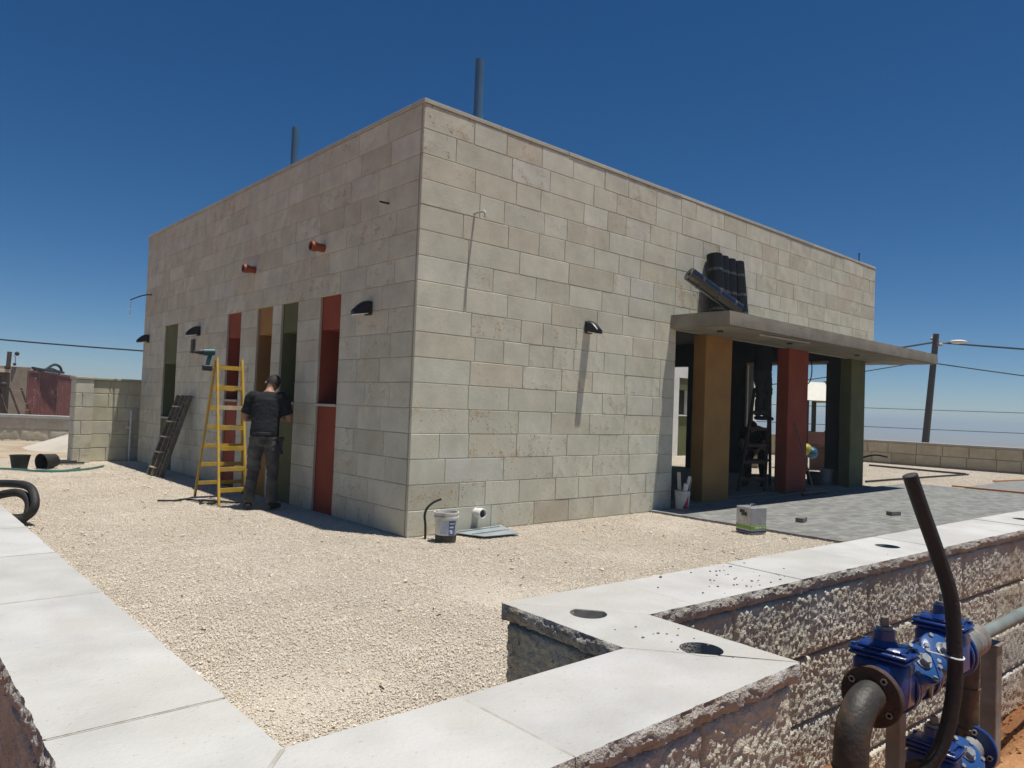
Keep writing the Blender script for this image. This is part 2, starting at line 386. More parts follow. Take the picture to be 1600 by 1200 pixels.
# loose stone chips: 1 m patches of real pebbles, instanced over the yard
def pebble_patch(seed, size=1.06, n=9500, rmin=.0026, rmax=.0078):
    r = random.Random(seed); v = []; f = []
    for i in range(n):
        x = r.uniform(-size / 2, size / 2); y = r.uniform(-size / 2, size / 2); s = r.uniform(rmin, rmax) * (1.7 if r.random() < .04 else 1)
        if noise.noise(Vector((x * 3.1, y * 3.1, seed * 5))) < -.25 and r.random() < .42: continue
        if r.random() < .006: s *= 1.9
        q = Quaternion((r.gauss(0, 1), r.gauss(0, 1), r.gauss(0, 1), r.gauss(0, 1))).normalized()
        b = len(v); cz = r.uniform(-.1, .55) * s - .004
        for d in ((1, 0, 0), (-1, 0, 0), (0, 1, 0), (0, -1, 0), (0, 0, 1), (0, 0, -1)):
            p = q @ (Vector(d) * s * r.uniform(.65, 1.15)); v.append((x + p.x, y + p.y, cz + p.z * .75))
        f += [(b + a, b + c, b + e) for a, c, e in ((0, 2, 4), (2, 1, 4), (1, 3, 4), (3, 0, 4), (2, 0, 5), (1, 2, 5), (3, 1, 5), (0, 3, 5))]
    me = bpy.data.meshes.new('pebble_patch'); me.from_pydata(v, [], f); me.materials.append(MATS['pebble'])
    return bpy.data.objects.new('pebble_patch', me)
patches = [pebble_patch(s) for s in (1, 2, 3)]
pc = bpy.data.collections.new('pebble_sources')
for p in patches: pc.objects.link(p)
pts = []
for i in range(26):
    for j in range(21):
        x = -3.5 + i; y = -4.7 + j
        if x > -3.0 and y < -4.6 and not (x < -2.4): continue
        if .6 < x < 11 and .6 < y < 9: continue
        if x > 14 and y > 9: continue
        pts.append((x, y, -.004))
gme = bpy.data.meshes.new('gravel'); gme.from_pydata(pts, [], [])
gravel = bpy.data.objects.new('gravel', gme); COL.objects.link(gravel); stuff(gravel)
gravel['label'] = 'loose pale limestone gravel covering the yard'; gravel['category'] = 'gravel'
gme.materials.append(MATS['pebble'])
ng = bpy.data.node_groups.new('scatter_patches', 'GeometryNodeTree')
ng.interface.new_socket('Geometry', in_out='INPUT', socket_type='NodeSocketGeometry'); ng.interface.new_socket('Geometry', in_out='OUTPUT', socket_type='NodeSocketGeometry')
gi = ng.nodes.new('NodeGroupInput'); go = ng.nodes.new('NodeGroupOutput')
iop = ng.nodes.new('GeometryNodeInstanceOnPoints'); ci = ng.nodes.new('GeometryNodeCollectionInfo')
ci.inputs['Collection'].default_value = pc; ci.inputs['Separate Children'].default_value = True; ci.inputs['Reset Children'].default_value = True
iop.inputs['Pick Instance'].default_value = True
rv = ng.nodes.new('FunctionNodeRandomValue'); rv.data_type = 'INT'; rv.inputs['Min'].default_value = 0; rv.inputs['Max'].default_value = 2; rv.inputs['Seed'].default_value = 3
rr = ng.nodes.new('FunctionNodeRandomValue'); rr.data_type = 'INT'; rr.inputs['Min'].default_value = 0; rr.inputs['Max'].default_value = 3; rr.inputs['Seed'].default_value = 9
mu = ng.nodes.new('ShaderNodeMath'); mu.operation = 'MULTIPLY'; mu.inputs[1].default_value = pi / 2
cx = ng.nodes.new('ShaderNodeCombineXYZ'); er = ng.nodes.new('FunctionNodeEulerToRotation')
GL = ng.links.new
GL(gi.outputs[0], iop.inputs['Points']); GL(ci.outputs[0], iop.inputs['Instance'])
GL([s for s in rv.outputs if s.enabled and s.type == 'INT'][0], iop.inputs['Instance Index'])
GL([s for s in rr.outputs if s.enabled and s.type == 'INT'][0], mu.inputs[0]); GL(mu.outputs[0], cx.inputs['Z']); GL(cx.outputs[0], er.inputs[0]); GL(er.outputs[0], iop.inputs['Rotation'])
GL(iop.outputs[0], go.inputs[0])
gmod = gravel.modifiers.new('scatter', 'NODES'); gmod.node_group = ng

# bits of building rubbish lying in the gravel
db = MB(); r = random.Random(77)
for i in range(120):
    x = r.uniform(-3.4, 4.0); y = r.uniform(-4.4, 7.5)
    if x > -.12 and y > -.12: continue
    l = r.uniform(.005, .018); a = r.uniform(0, pi); h = r.uniform(.006, .012)
    if i % 9 == 0: l *= 2.6
    db.bar((x - l * cos(a), y - l * sin(a), h * .6), (x + l * cos(a), y + l * sin(a), h), .004 + .008 * r.random(), .005)
o = stuff(db.build('yard_debris', 'dirt_shade_black', fix=False)); o['label'] = 'small dark scraps scattered over the gravel'; o['category'] = 'debris'

# ------------------------------------------------------------------ the stone building
LB, WB, CH, NC = 11.53, 9.84, 0.27, 17
HW = CH * NC                       # 4.59 to the underside of the parapet cap
bld = thing('stone_building', 'single storey limestone clad building with flat roof and coloured window strips', 'building')
WINS = [(1.62, 2.15, 2.28, 1.35, 'red'), (2.78, 3.29, 2.30, 1.35, 'green'), (3.58, 4.11, 2.31, 1.35, 'orange'), (4.72, 5.28, 2.32, 1.35, 'red'), (7.70, 8.46, 1.97, .97, 'green')]
OPX0 = 4.58                       # left jamb of the portico opening
TH = .24
# wall cores (mortar coloured)
wc = MB(); g = .0062
wc.box(.012, OPX0 - .004, g, TH, -.25, HW)
wc.box(OPX0 - .004, LB - .01, g, TH, 2.655, HW)
fw_ = wc.build('wall', 'mortar', bld)
wl = MB(); edges = [TH + .002]
for y0, y1, *_ in WINS: edges += [y0, y1]
edges.append(WB)
for i in range(0, len(edges), 2): wl.box(g, TH, edges[i], edges[i + 1], -.25, 2.70)
wl.box(g, TH, TH + .002, WB, 2.70, HW)
wl.build('wall', 'mortar', bld)
wb = MB(); wb.box(TH + .002, LB - .01, WB - TH, WB, -.25, HW); wb.box(LB - .01 - TH, LB - .01, 6.6, WB - TH - .002, -.25, HW); wb.build('wall', 'mortar', bld)
MB().box(TH + .003, LB - .26, TH + .003, WB - TH - .003, 4.20, 4.38).build('roof', 'concrete', bld)

PAL = [((0.572, 0.548, 0.433), 50), ((0.578, 0.559, 0.452), 22), ((0.551, 0.514, 0.395), 12), ((0.562, 0.507, 0.393), 6), ((0.533, 0.502, 0.386), 6), ((0.562, 0.548, 0.462), 4)]
def stone_tint(r, low=False):
    c = r.choices([p for p, _ in PAL], [w for _, w in PAL])[0]; k = r.uniform(.93, 1.06)
    a = r.random() ** 2.2 * .9
    if low: a = max(a, r.random() ** 1.3)
    return (c[0] * k, c[1] * k, c[2] * k, a)
def runs(r, u0, u1, lo=.34, hi=.80):
    out = []; u = u0
    while u < u1 - 1e-4:
        l = r.uniform(lo, hi)
        if u1 - (u + l) < lo * .7: l = u1 - u if u1 - u < hi * 1.15 else (u1 - u) / 2
        out.append((u, min(u + l, u1))); u += l
    return out
def ashlar(mb, plane, u0, u1, z0, z1, r, tint, proud=None, j=.0032, c=.0045, back=.03, sgn=-1, org=0.0):
    """one bevelled block; plane 'x': lies in x=org facing -x, u is y;  plane 'y': lies in y=org facing -y, u is x"""
    p = r.uniform(0, .003) if proud is None else proud
    a0, a1, b0, b1 = u0 + j, u1 - j, z0 + j, z1 - j
    ring = lambda k, d: [(a0 + k, d, b0 + k), (a1 - k, d, b0 + k), (a1 - k, d, b1 - k), (a0 + k, d, b1 - k)]
    w = [r.uniform(-.0015, .0015) for _ in range(4)]
    fr = ring(c, -p); md = ring(0, c * .9 - p); bk = ring(0, back)
    fr = [(q[0] + w[i], q[1] + w[i] * .6, q[2] - w[(i + 1) % 4]) for i, q in enumerate(fr)]
    V = fr + md + bk
    V = [((-sgn) * d + org, u, z) if plane == 'x' else (u, (-sgn) * d + org, z) for u, d, z in V]
    F = [(0, 1, 2, 3)] + [(4 + i, 4 + (i + 1) % 4, (i + 1) % 4, i) for i in range(4)] + [(8 + i, 8 + (i + 1) % 4, 4 + (i + 1) % 4, 4 + i) for i in range(4)]
    mb.tint = tint; mb.add(V, F)
    return mb

ST = []          # (projected size, plane, u0,u1,z0,z1,seed)
sr = random.Random(21)
for k in range(NC):
    z0, z1 = k * CH, (k + 1) * CH
    for u0, u1 in runs(sr, 0.0, OPX0 if z1 <= 2.70 else LB, .36, .86):
        ST.append(('y', u0, u1, z0, z1))
    segs = [(.046, WB)]
    if z1 <= 2.705:
        segs = []; a = .046
        for y0, y1, *_ in WINS: segs.append((a, y0)); a = y1
        segs.append((a, WB))
    for a, b in segs:
        for u0, u1 in runs(sr, a, b, .36, .86): ST.append(('x', u0, u1, z0, z1))
def psize(s):
    pl, u0, u1, z0, z1 = s
    c = Vector((0, (u0 + u1) / 2, (z0 + z1) / 2)) if pl == 'x' else Vector(((u0 + u1) / 2, 0, (z0 + z1) / 2))
    d = c - CAM; n = Vector((-1, 0, 0)) if pl == 'x' else Vector((0, -1, 0))
    return (u1 - u0) * (z1 - z0) * abs(d.normalized().dot(n)) / d.length_squared
ST.sort(key=psize, reverse=True)
rest = MB()
for i, s in enumerate(ST):
    pl, u0, u1, z0, z1 = s
    r = random.Random(1000 + i); t = stone_tint(r, z0 < 1.4 and r.random() < .55)
    if i < 300:
        mb = MB(); ashlar(mb, pl, u0, u1, z0, z1, r, t); mb.build('stone', 'limestone', bld)
    else:
        ashlar(rest, pl, u0, u1, z0, z1, r, t)
stuff(rest.build('stone', 'limestone', bld))
# base strip below the first course (buried)
# parapet cap stones
cr_ = random.Random(5)
for a, b in runs(cr_, -.009, LB, .8, 1.25):
    m = MB(); k = cr_.uniform(.88, 1.12); m.tint = (k, k * .98, k * .95, 0); m.box(a + .002, b - .002, -.009 + cr_.uniform(-.002, .002), .26, HW + .003, HW + .048, .004); m.build('cap_stone', 'cap_stone', bld)
for a, b in runs(cr_, .262, WB, .8, 1.25):
    m = MB(); k = cr_.uniform(.88, 1.12); m.tint = (k, k * .98, k * .95, 0); m.box(-.009 + cr_.uniform(-.002, .002), .26, a + .002, b - .002, HW + .003, HW + .048, .004); m.build('cap_stone', 'cap_stone', bld)
# window strips
for y0, y1, zl, zs, colr in WINS:
    pm = 'plaster_' + colr
    rv_ = MB()           # painted reveal: two jambs and the soffit of the recess
    rv_.box(.030, .80, y0 - .10, y0 + .012, -.2, 2.70).box(.030, .80, y1 - .012, y1 + .10, -.2, 2.70)
    rv_.box(.247, .80, y0 + .012, y1 - .012, zl + .002, 2.70)
    w = rv_.build('window', pm, bld)
    MB().box(.034, .245, y0 + .014, y1 - .014, zl, 2.698, .004).build('lintel_panel', pm, w)
    MB().box(.034, .245, y0 + .014, y1 - .014, -.2, zs - .034, .004).build('apron_panel', pm, w)
    MB().box(-.012, .80, y0 + .013, y1 - .013, zs - .032, zs, .005).build('sill', 'cap_stone', w)
    MB().box(.74, .755, y0 + .014, y1 - .014, zs + .002, zl).build('pane', 'dark_glass', w)

# portico: floor, inner walls, ceiling, columns, canopy
MB().box(OPX0 + .002, LB - .012, TH + .002, 6.55, -.25, .055).build('floor', 'concrete', bld)
MB().box(OPX0 + .002, LB - .012, .012, TH, -.25, .04).build('threshold', 'concrete', bld)
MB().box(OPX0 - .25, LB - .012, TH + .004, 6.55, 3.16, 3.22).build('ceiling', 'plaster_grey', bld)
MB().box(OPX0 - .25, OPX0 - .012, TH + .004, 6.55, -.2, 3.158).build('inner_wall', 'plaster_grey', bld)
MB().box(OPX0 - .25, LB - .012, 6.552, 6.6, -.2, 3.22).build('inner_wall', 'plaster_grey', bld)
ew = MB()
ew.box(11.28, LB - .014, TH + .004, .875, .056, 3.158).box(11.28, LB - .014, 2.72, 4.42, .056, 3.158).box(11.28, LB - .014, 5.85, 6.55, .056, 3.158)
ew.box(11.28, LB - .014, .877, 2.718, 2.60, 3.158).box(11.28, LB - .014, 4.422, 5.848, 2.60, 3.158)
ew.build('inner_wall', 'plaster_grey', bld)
MB().box(11.22, 11.277, 2.72, 2.775, .056, 2.66, .004).box(11.22, 11.277, .82, 2.718, 2.605, 2.66, .004).build('door_frame', 'shed_trim', bld)
for a, b, c in ((5.52, 6.265, 'orange'), (8.15, 8.885, 'red'), (10.735, 11.39, 'green')):
    MB().box(a, b, .10, .33, .0, 2.652, .006).build('column', 'plaster_' + c, bld)
cn = MB(); V = []; nX = 90      # cast slab with an uneven, rough-shuttered edge
for i in range(nX + 1):
    x = 4.44 + (12.32 - 4.44) * i / nX; e = lambda k, a: a * noise.noise(Vector((x * 3.1, k, 0))) + a * .7 * noise.noise(Vector((x * 11, k, 4)))
    V += [(x, -.006, 2.63), (x, -.97 + e(1, .004), 2.632 + e(2, .003)), (x, -.972 + e(3, .005), 2.70), (x, -.968 + e(4, .005), 2.77), (x, -.965 + e(5, .005), 2.825 + e(6, .005)), (x, -.5, 2.826), (x, -.006, 2.825)]
cn.add(V, [(i * 7 + k, i * 7 + k + 1, i * 7 + k + 8, i * 7 + k + 7) for i in range(nX) for k in range(6)] + [tuple(range(7)), tuple(nX * 7 + k for k in range(6, -1, -1))])
cnp = fin(cn.build('canopy', 'concrete', bld), 35)
MB().box(LB + .002, 12.32, -.003, 1.2, 2.632, 2.823, .008).build('canopy', 'concrete', bld)
MB().box(4.47, 12.29, -.94, -.03, 2.622, 2.629).build('soffit', 'concrete', cnp)
for x in (4.95, 7.0, 9.55):
    MB().cyl((x, -.50, 2.60), (x, -.50, 2.6215), .045, n=14).build('downlight', 'black_lamp', cnp)

# ------------------------------------------------------------------ distant wing and stub wall
wing = thing('annex_building', 'white walled annex with green window strip seen through the portico doorway', 'building', (0, 0, 0))
wm = MB(); wm.box(13.0, 16.04, 8.05, 12, -.2, 3.3).box(16.67, 21.0, 8.05, 12, -.2, 3.3).box(16.04, 16.67, 8.05, 12, 2.6, 3.3).box(16.04, 16.67, 8.35, 12, -.2, 2.6)
wm.build('wall', 'white_wall', wing)
ww = MB().box(16.042, 16.668, 8.09, 8.34, 2.2, 2.598).build('window', 'plaster_green', wing); MB().box(16.042, 16.668, 8.09, 8.34, -.2, 1.32).build('apron_panel', 'plaster_green', ww)
MB().box(16.042, 16.668, 8.28, 8.3, 1.37, 2.198).build('pane', 'dark_glass', ww)
MB().box(16.042, 16.668, 8.03, 8.34, 1.325, 1.365).build('sill', 'white_wall', ww)

stub = thing('garden_wall', 'short limestone garden wall with end pillar joining the far corner of the building', 'wall', (0, 0, 0))
MB().box(-1.12, .33, 10.05, 10.22, -.2, 1.62).build('wall_core', 'mortar', stub)
s2 = random.Random(3)
for k in range(6):
    for a, b in runs(s2, -.86, .32, .26, .5):
        m = MB(); t = stone_tint(s2); t = (t[0] * .95, t[1] * .93, t[2] * .86, t[3] * .6); ashlar(m, 'y', a, b, k * CH, (k + 1) * CH, s2, t, org=10.04, j=.008); m.build('stone', 'limestone', stub)
MB().box(-1.17, -.866, 9.80, 10.20, -.2, 1.62).build('pillar_core', 'mortar', stub)
for k in range(6):
    cuts = [(-1.18, -.86)] if k % 2 else [(-1.18, -1.06), (-1.06, -.86)]
    for a, b in cuts:
        m = MB(); t = stone_tint(s2); ashlar(m, 'y', a, b, k * CH, (k + 1) * CH, s2, t, org=9.79, j=.007); m.build('stone', 'limestone', stub)
    m = MB(); ashlar(m, 'x', 9.79, 10.2, k * CH, (k + 1) * CH, s2, stone_tint(s2), org=-1.18, j=.007, proud=.002); m.build('stone', 'limestone', stub)
m = MB(); m.tint = (.9, .88, .82, 0); m.box(-1.2, .34, 10.01, 10.26, 1.622, 1.665, .005); m.build('cap_stone', 'cap_stone', stub)
m = MB(); m.tint = (.95, .92, .86, 0); m.box(-1.2, -.845, 9.775, 10.008, 1.622, 1.665, .005); m.build('cap_stone', 'cap_stone', stub)
dp = MB(); dp.cyl((-.12, 9.98, -.02), (-.12, 9.98, 1.0), .02, n=10).ball((-.12, 9.98, 1.01), .027).box(-.2, -.1, 9.965, 9.995, .66, .70); tag(fin(dp.build('standpipe', 'white_pvc')), 'thin white standpipe with tap in front of the garden wall corner', 'pipe')

# ------------------------------------------------------------------ foreground perimeter wall
HC = .70; CT = .058               # coping top and thickness
pw = thing('perimeter_wall', 'rock faced limestone perimeter wall with smooth white coping stepping past the corner', 'wall')
RS = -.045                        # the right run is turned slightly
def rough_face(u0, u1, z0, z1, origin, du, nrm, seed, step=.011, amp=.0175, margin=.012):
    """hammered block face: grid displaced along nrm; du is the unit run direction"""
    nu = max(6, int((u1 - u0) / step)); nv = max(5, int((z1 - z0) / step)); V = []; F = []
    off = Vector((seed * 3.7, seed * 1.3, seed * 7.1)); r = random.Random(seed); lift = r.uniform(-.004, .006)
    for j in range(nv + 1):
        for i in range(nu + 1):
            u = u0 + .004 + (u1 - u0 - .008) * i / nu; z = z0 + .005 + (z1 - z0 - .010) * j / nv
            e = min(u - u0, u1 - u, z - z0, z1 - z); k = min(1, max(0, (e - .004) / margin))
            q = Vector((u * 52 + z * 13, z * 46 - u * 9, 0)) + off
            d = noise.voronoi(q)[0]
            h = (.62 - min(d[0], .9)) * .85 + .22 * min(1., d[1] - d[0]) + .22 * noise.noise(Vector((u * 8, z * 8, 1)) + off) + .10 * noise.noise(Vector((u * 110, z * 110, 3)) + off)
            h = (h * amp + lift) * k - .012 * (1 - k)
            ju = .004 * noise.noise(q * .9 + Vector((9, 0, 0))) * k
            V.append(origin + du * (u + ju) + nrm * h + Vector((0, 0, z + ju)))
    for j in range(nv):
        for i in range(nu):
            a = j * (nu + 1) + i; F.append((a, a + 1, a + nu + 2, a + nu + 1))
    # returns into the joint
    b = len(V); rim = [i for i in range(nu + 1)] + [(j + 1) * (nu + 1) + nu for j in range(nv)] + [nv * (nu + 1) + i for i in range(nu - 1, -1, -1)] + [j * (nu + 1) for j in range(nv - 1, 0, -1)]
    for i in rim: V.append(V[i] - nrm * .03)
    for k in range(len(rim)): F.append((rim[k], rim[(k + 1) % len(rim)], b + (k + 1) % len(rim), b + k))
    return V, F
def wall_run(origin, du, nrm, u0, u1, ztop, zbot, seed, step, course=.287, lmin=.42, lmax=.72):
    r = random.Random(seed); z1 = ztop; n = 0
    while z1 > zbot + .01:
        z0 = z1 - course
        for a, b in runs(r, u0, u1, lmin, lmax):
            n += 1; V, F = rough_face(a, b, z0, z1, origin, du, nrm, seed * 50 + n, step)
            m = MB(); k = r.uniform(.90, 1.08); m.tint = (k, k * r.uniform(.97, 1.0), k * r.uniform(.94, 1.0), 0); m.add(V, F)
            fin(m.build('stone', 'split_stone', pw), 50)
        z1 = z0
X = Vector((1, 0, 0)); Yv = Vector((0, 1, 0))
ov = .013                         # overhang of the coping
zt = HC - CT - .002
rdir = Vector((cos(RS), sin(RS), 0)); rnr = Vector((sin(RS), -cos(RS), 0))
Ro = Vector((-2.24, -4.845, 0)) - rnr * ov          # start of the right run's outer face
# cores
MB().box(-3.97, -3.72, -5.30, 17.0, -.7, .10).build('wall_core', 'mortar', pw)
MB().box(-3.718, -2.33, -5.34, -5.09, -.7, .10).build('wall_core', 'mortar', pw)
MB().box(-2.55, -2.33, -5.088, -4.62, -.7, .10).build('wall_core', 'mortar', pw)
cv = MB(); A = Ro - rnr * .02; B = A + rdir * 24; Cc = B - rnr * .26; D = A - rnr * .26 - rdir * .30; A = A - rdir * .08
cv.add([(p.x, p.y, z) for z in (-1.0, .10) for p in (A, B, Cc, D)], [(3, 2, 1, 0), (4, 5, 6, 7), (0, 1, 5, 4), (1, 2, 6, 5), (2, 3, 7, 6), (3, 0, 4, 7)]); cv.build('wall_core', 'mortar', pw)
# faces
wall_run(Ro, rdir, rnr, .02, 3.4, zt, -.85, 3, .0082)                       # right run, outer side
wall_run(Ro, rdir, rnr, 3.4, 5.4, zt, -.85, 12, .014); wall_run(Ro, rdir, rnr, 5.4, 9.0, zt, -.6, 4, .03)
wall_run(Vector((-4.00, -5.388, 0)), X, Vector((0, -1, 0)), .0, 1.700, zt, -.3, 5, .0078)    # near run, outer side
wall_run(Vector((-2.288, -5.36, 0)), Yv, X, .0, .52, zt, -.3, 6, .011)       # jog, outer side
wall_run(Vector((-2.572, -4.46, 0)), -Yv, -X, .0, .56, zt, -.02, 7, .009)    # jog, inner side (in shade)
wall_run(Vector((-4.006, -5.36, 0)), Yv, -X, .0, 6.0, zt, -.3, 8, .014)      # left run, outer side
wall_run(Vector((-3.688, -4.99, 0)), Yv, X, .0, 12.0, zt, -.02, 9, .03)       # left run, inner side
wall_run(Vector((-3.66, -5.048, 0)), X, Yv, .0, 1.04, zt, -.02, 10, .02)      # near run, inner side
wall_run(Ro - rnr * .322 - rdir * .28, rdir, -rnr, .0, 9.0, zt, -.02, 11, .03)  # right run, inner side

NR = 9
def coping_slab(poly, seed, rough_edges, holes=(), tintk=None):
    """slab with given top outline (counter-clockwise), quarry-faced on the listed edges, optional round holes"""
    r = random.Random(seed); V = []; F = []; z1 = HC + r.uniform(-.0015, .0015); n = len(poly)
    outer = []
    edge_rows = []
    for e in range(n):
        p = Vector((*poly[e], 0)); q = Vector((*poly[(e + 1) % n], 0)); d = (q - p); L_ = d.length; d /= L_; nr = Vector((d.y, -d.x, 0))
        k = max(2, int(L_ / (.0075 if min((p - CAM).length, (q - CAM).length) < 4 else .02))) if e in rough_edges else 1
        rows = []
        for i in range(k):
            u = L_ * i / k; b = p + d * u
            if e in rough_edges:
                ft = min(1, min(u, L_ - u) / .02)
                f0 = -.004 * max(0, noise.noise(Vector((b.x * 22, b.y * 22, seed)))) * 1.8 + .0015 * noise.noise(Vector((b.x * 110, b.y * 110, seed)))
                prof = [(z1, f0 * ft)]
                for dz in range(1, NR):
                    zz = z1 - CT * dz / (NR - 1); Q = Vector((b.x, b.y, zz))
                    c_ = noise.voronoi(Vector((b.x * 55, b.y * 55, zz * 75 + seed)))[0]
                    h = .010 * noise.noise(Vector((b.x * 14, b.y * 14, zz * 20 + seed))) + .011 * (.45 - min(c_[0], .9)) + .004 * noise.noise(Vector((b.x * 120, b.y * 120, zz * 120)))
                    h += .008 * sin(pi * dz / (NR - 1)) - .006 * (dz / (NR - 1)) ** 2
                    prof.append((zz + .003 * noise.noise(Vector((b.x * 60, b.y * 60, dz))), (f0 + h) * ft))
                rows.append([b + nr * o + Vector((0, 0, zz)) for zz, o in prof])
            else:
                rows.append([b + Vector((0, 0, z1 - CT * t / (NR - 1))) for t in range(NR)])
        edge_rows += rows
    m = len(edge_rows)
    for row in edge_rows: V += [tuple(p) for p in row]
    for i in range(m):
        j = (i + 1) % m
        for t in range(NR - 1): F.append((i * NR + t, i * NR + t + 1, j * NR + t + 1, j * NR + t))
    mb = MB(); k = r.uniform(.95, 1.04) if tintk is None else tintk; mb.tint = (k, k * r.uniform(.99, 1.0), k * r.uniform(.97, 1.0), 0)
    bm = bmesh.new(); vs = [bm.verts.new(v) for v in V]
    for f in F: bm.faces.new([vs[i] for i in f])
    # top and bottom with holes via triangle fill of edge loops
    def cap(idx, zz, flip):
        es = []
        loop = [vs[i * NR + idx] for i in range(m)]
        for i in range(m):
            e = bm.edges.get((loop[i], loop[(i + 1) % m])) or bm.edges.new((loop[i], loop[(i + 1) % m])); es.append(e)
        hl = []
        for (hx, hy, hr) in holes:
            hv = [bm.verts.new((hx + hr * cos(2 * pi * a / 36), hy + hr * sin(2 * pi * a / 36), zz)) for a in range(36)]
            hl.append(hv)
            es += [bm.edges.new((hv[a], hv[(a + 1) % 36])) for a in range(36)]
        bmesh.ops.triangle_fill(bm, edges=es, use_beauty=True)
        return hl
    h1 = cap(0, z1, False); h2 = cap(NR - 1, z1 - CT, True)
    for a, b in zip(h1, h2):
        for i in range(36): bm.faces.new((a[i], a[(i + 1) % 36], b[(i + 1) % 36], b[i]))
    bmesh.ops.recalc_face_normals(bm, faces=bm.faces[:])
    bm.verts.index_update()
    mb.add([v.co[:] for v in bm.verts], [[v.index for v in f.verts] for f in bm.faces]); bm.free()
    o = fin(mb.build('coping_stone', 'coping', pw, fix=False), 32); o.data.materials.append(MATS['split_coping'])
    o.data.polygons.foreach_set('material_index', [0 if abs(p.normal.z) > .9 and p.center.z > z1 - .004 and len(p.vertices) == 3 else 1 for p in o.data.polygons])
    return o
G = .0014                         # half joint
# left run (x -4.02..-3.66)
yl = [-4.71, -4.09, -3.56, -2.77, -2.05, -1.3, -.5, .35, 1.2, 2.1, 3.0, 3.9, 4.8, 5.7, 6.6, 7.5, 8.4, 9.3, 10.2, 11.1, 12.0]
coping_slab([(-4.02, -5.398), (-3.66, -5.018 - G), (-3.66, -4.71 - G), (-4.02, -4.71 - G)], 1, {3})
for i in range(len(yl) - 1):
    coping_slab([(-4.02, yl[i] + G), (-3.66, yl[i] + G), (-3.66, yl[i + 1] - G), (-4.02, yl[i + 1] - G)], 2 + i, {1, 3})
# near run (y -5.40..-5.02)
coping_slab([(-4.02 + .01, -5.402), (-3.22 - G, -5.402), (-3.22 - G, -5.02), (-3.66 + .008, -5.02)], 40, {0})
coping_slab([(-3.22 + G, -5.402), (-2.288, -5.402), (-2.612, -5.022 - G), (-3.22 + G, -5.022)], 41, {0})
# jog, with the first two post holes
jog = [(-2.285, -5.400), (-2.260, -4.848), (-2.585, -4.448), (-2.610, -5.019)]
coping_slab(jog, 42, {0, 2}, holes=((-2.425, -5.165, .064), (-2.425, -4.715, .064)))
# right run
def rp(u, v): q = Vector((-2.24, -4.845, 0)) + rdir * u - rnr * v; return (q.x, q.y)
ur = [.235, .99, 1.72, 2.5, 3.3, 4.1, 4.9, 5.7, 6.5, 7.3, 8.1, 8.9, 9.7, 10.6, 11.5, 12.4, 13.3, 14.2, 15.1, 16, 17, 18, 19, 20, 21, 22, 23.4]
coping_slab([(-2.257, -4.8445), rp(ur[0] - G, 0), rp(ur[0] - G, .385), rp(-.360, .385)], 50, {0, 2})
for i in range(len(ur) - 1):
    hs = ()
    if ur[i] < 2.24 < ur[i + 1]: hx, hy = rp(2.24, .19); hs = ((hx, hy, .064),)
    if i == 5: hx, hy = rp(4.5, .19); hs = ((hx, hy, .064),)
    coping_slab([rp(ur[i] + G, 0), rp(ur[i + 1] - G, 0), rp(ur[i + 1] - G, .385), rp(ur[i] + G, .385)], 51 + i, {0, 2}, holes=hs)
# pointing mortar in the coping joints
jm = MB()
for y_ in yl: jm.box(-4.015, -3.665, y_ - .004, y_ + .004, HC - CT, HC - .0001)
jm.box(-3.224, -3.216, -5.395, -5.025, HC - CT, HC - .0001)
def strip(p, q, w=.010):
    p = Vector((*p, 0)); q = Vector((*q, 0)); d = (q - p).normalized(); p += d * .006; q -= d * .006; n = Vector((-d.y, d.x, 0)) * w / 2
    jm.add([(a.x, a.y, z) for z in (HC - CT, HC - .0001) for a in (p - n, q - n, q + n, p + n)], [(3, 2, 1, 0), (4, 5, 6, 7), (0, 1, 5, 4), (1, 2, 6, 5), (2, 3, 7, 6), (3, 0, 4, 7)])
strip((-4.015, -5.4), (-3.66, -5.02)); strip((-2.286, -5.401), (-2.611, -5.02)); strip((-2.257, -4.846), (-2.587, -4.447), .016)
for u in ur[:-1]: strip(rp(u, 0), rp(u, .385), .008)
stuff(jm.build('pointing', 'pointing', pw))
# crumbs of mortar on the coping
cb = MB(); r = random.Random(4)
for i in range(46):
    u = r.gauss(.72, .2); v = r.uniform(.03, .36)
    if i > 40: u = r.uniform(-.2, 2.5)
    x, y = rp(u, v); s = r.uniform(.0015, .0045) * (1.9 if r.random() < .12 else 1)
    cb.ball((x, y, HC + s * .4), s * r.uniform(.8, 1.6), s * r.uniform(.8, 1.6), s * .7, 6, 4)
for i in range(14):
    x = r.gauss(-2.42, .05); y = r.gauss(-5.0, .1); s = r.uniform(.002, .005); cb.ball((x, y, HC + s * .4), s * 1.4, s, s * .6, 6, 4)
stuff(cb.build('mortar_crumbs', 'crumb')); bpy.data.objects['mortar_crumbs']['label'] = 'scattered crumbs of mortar on the white coping'; bpy.data.objects['mortar_crumbs']['category'] = 'crumbs'

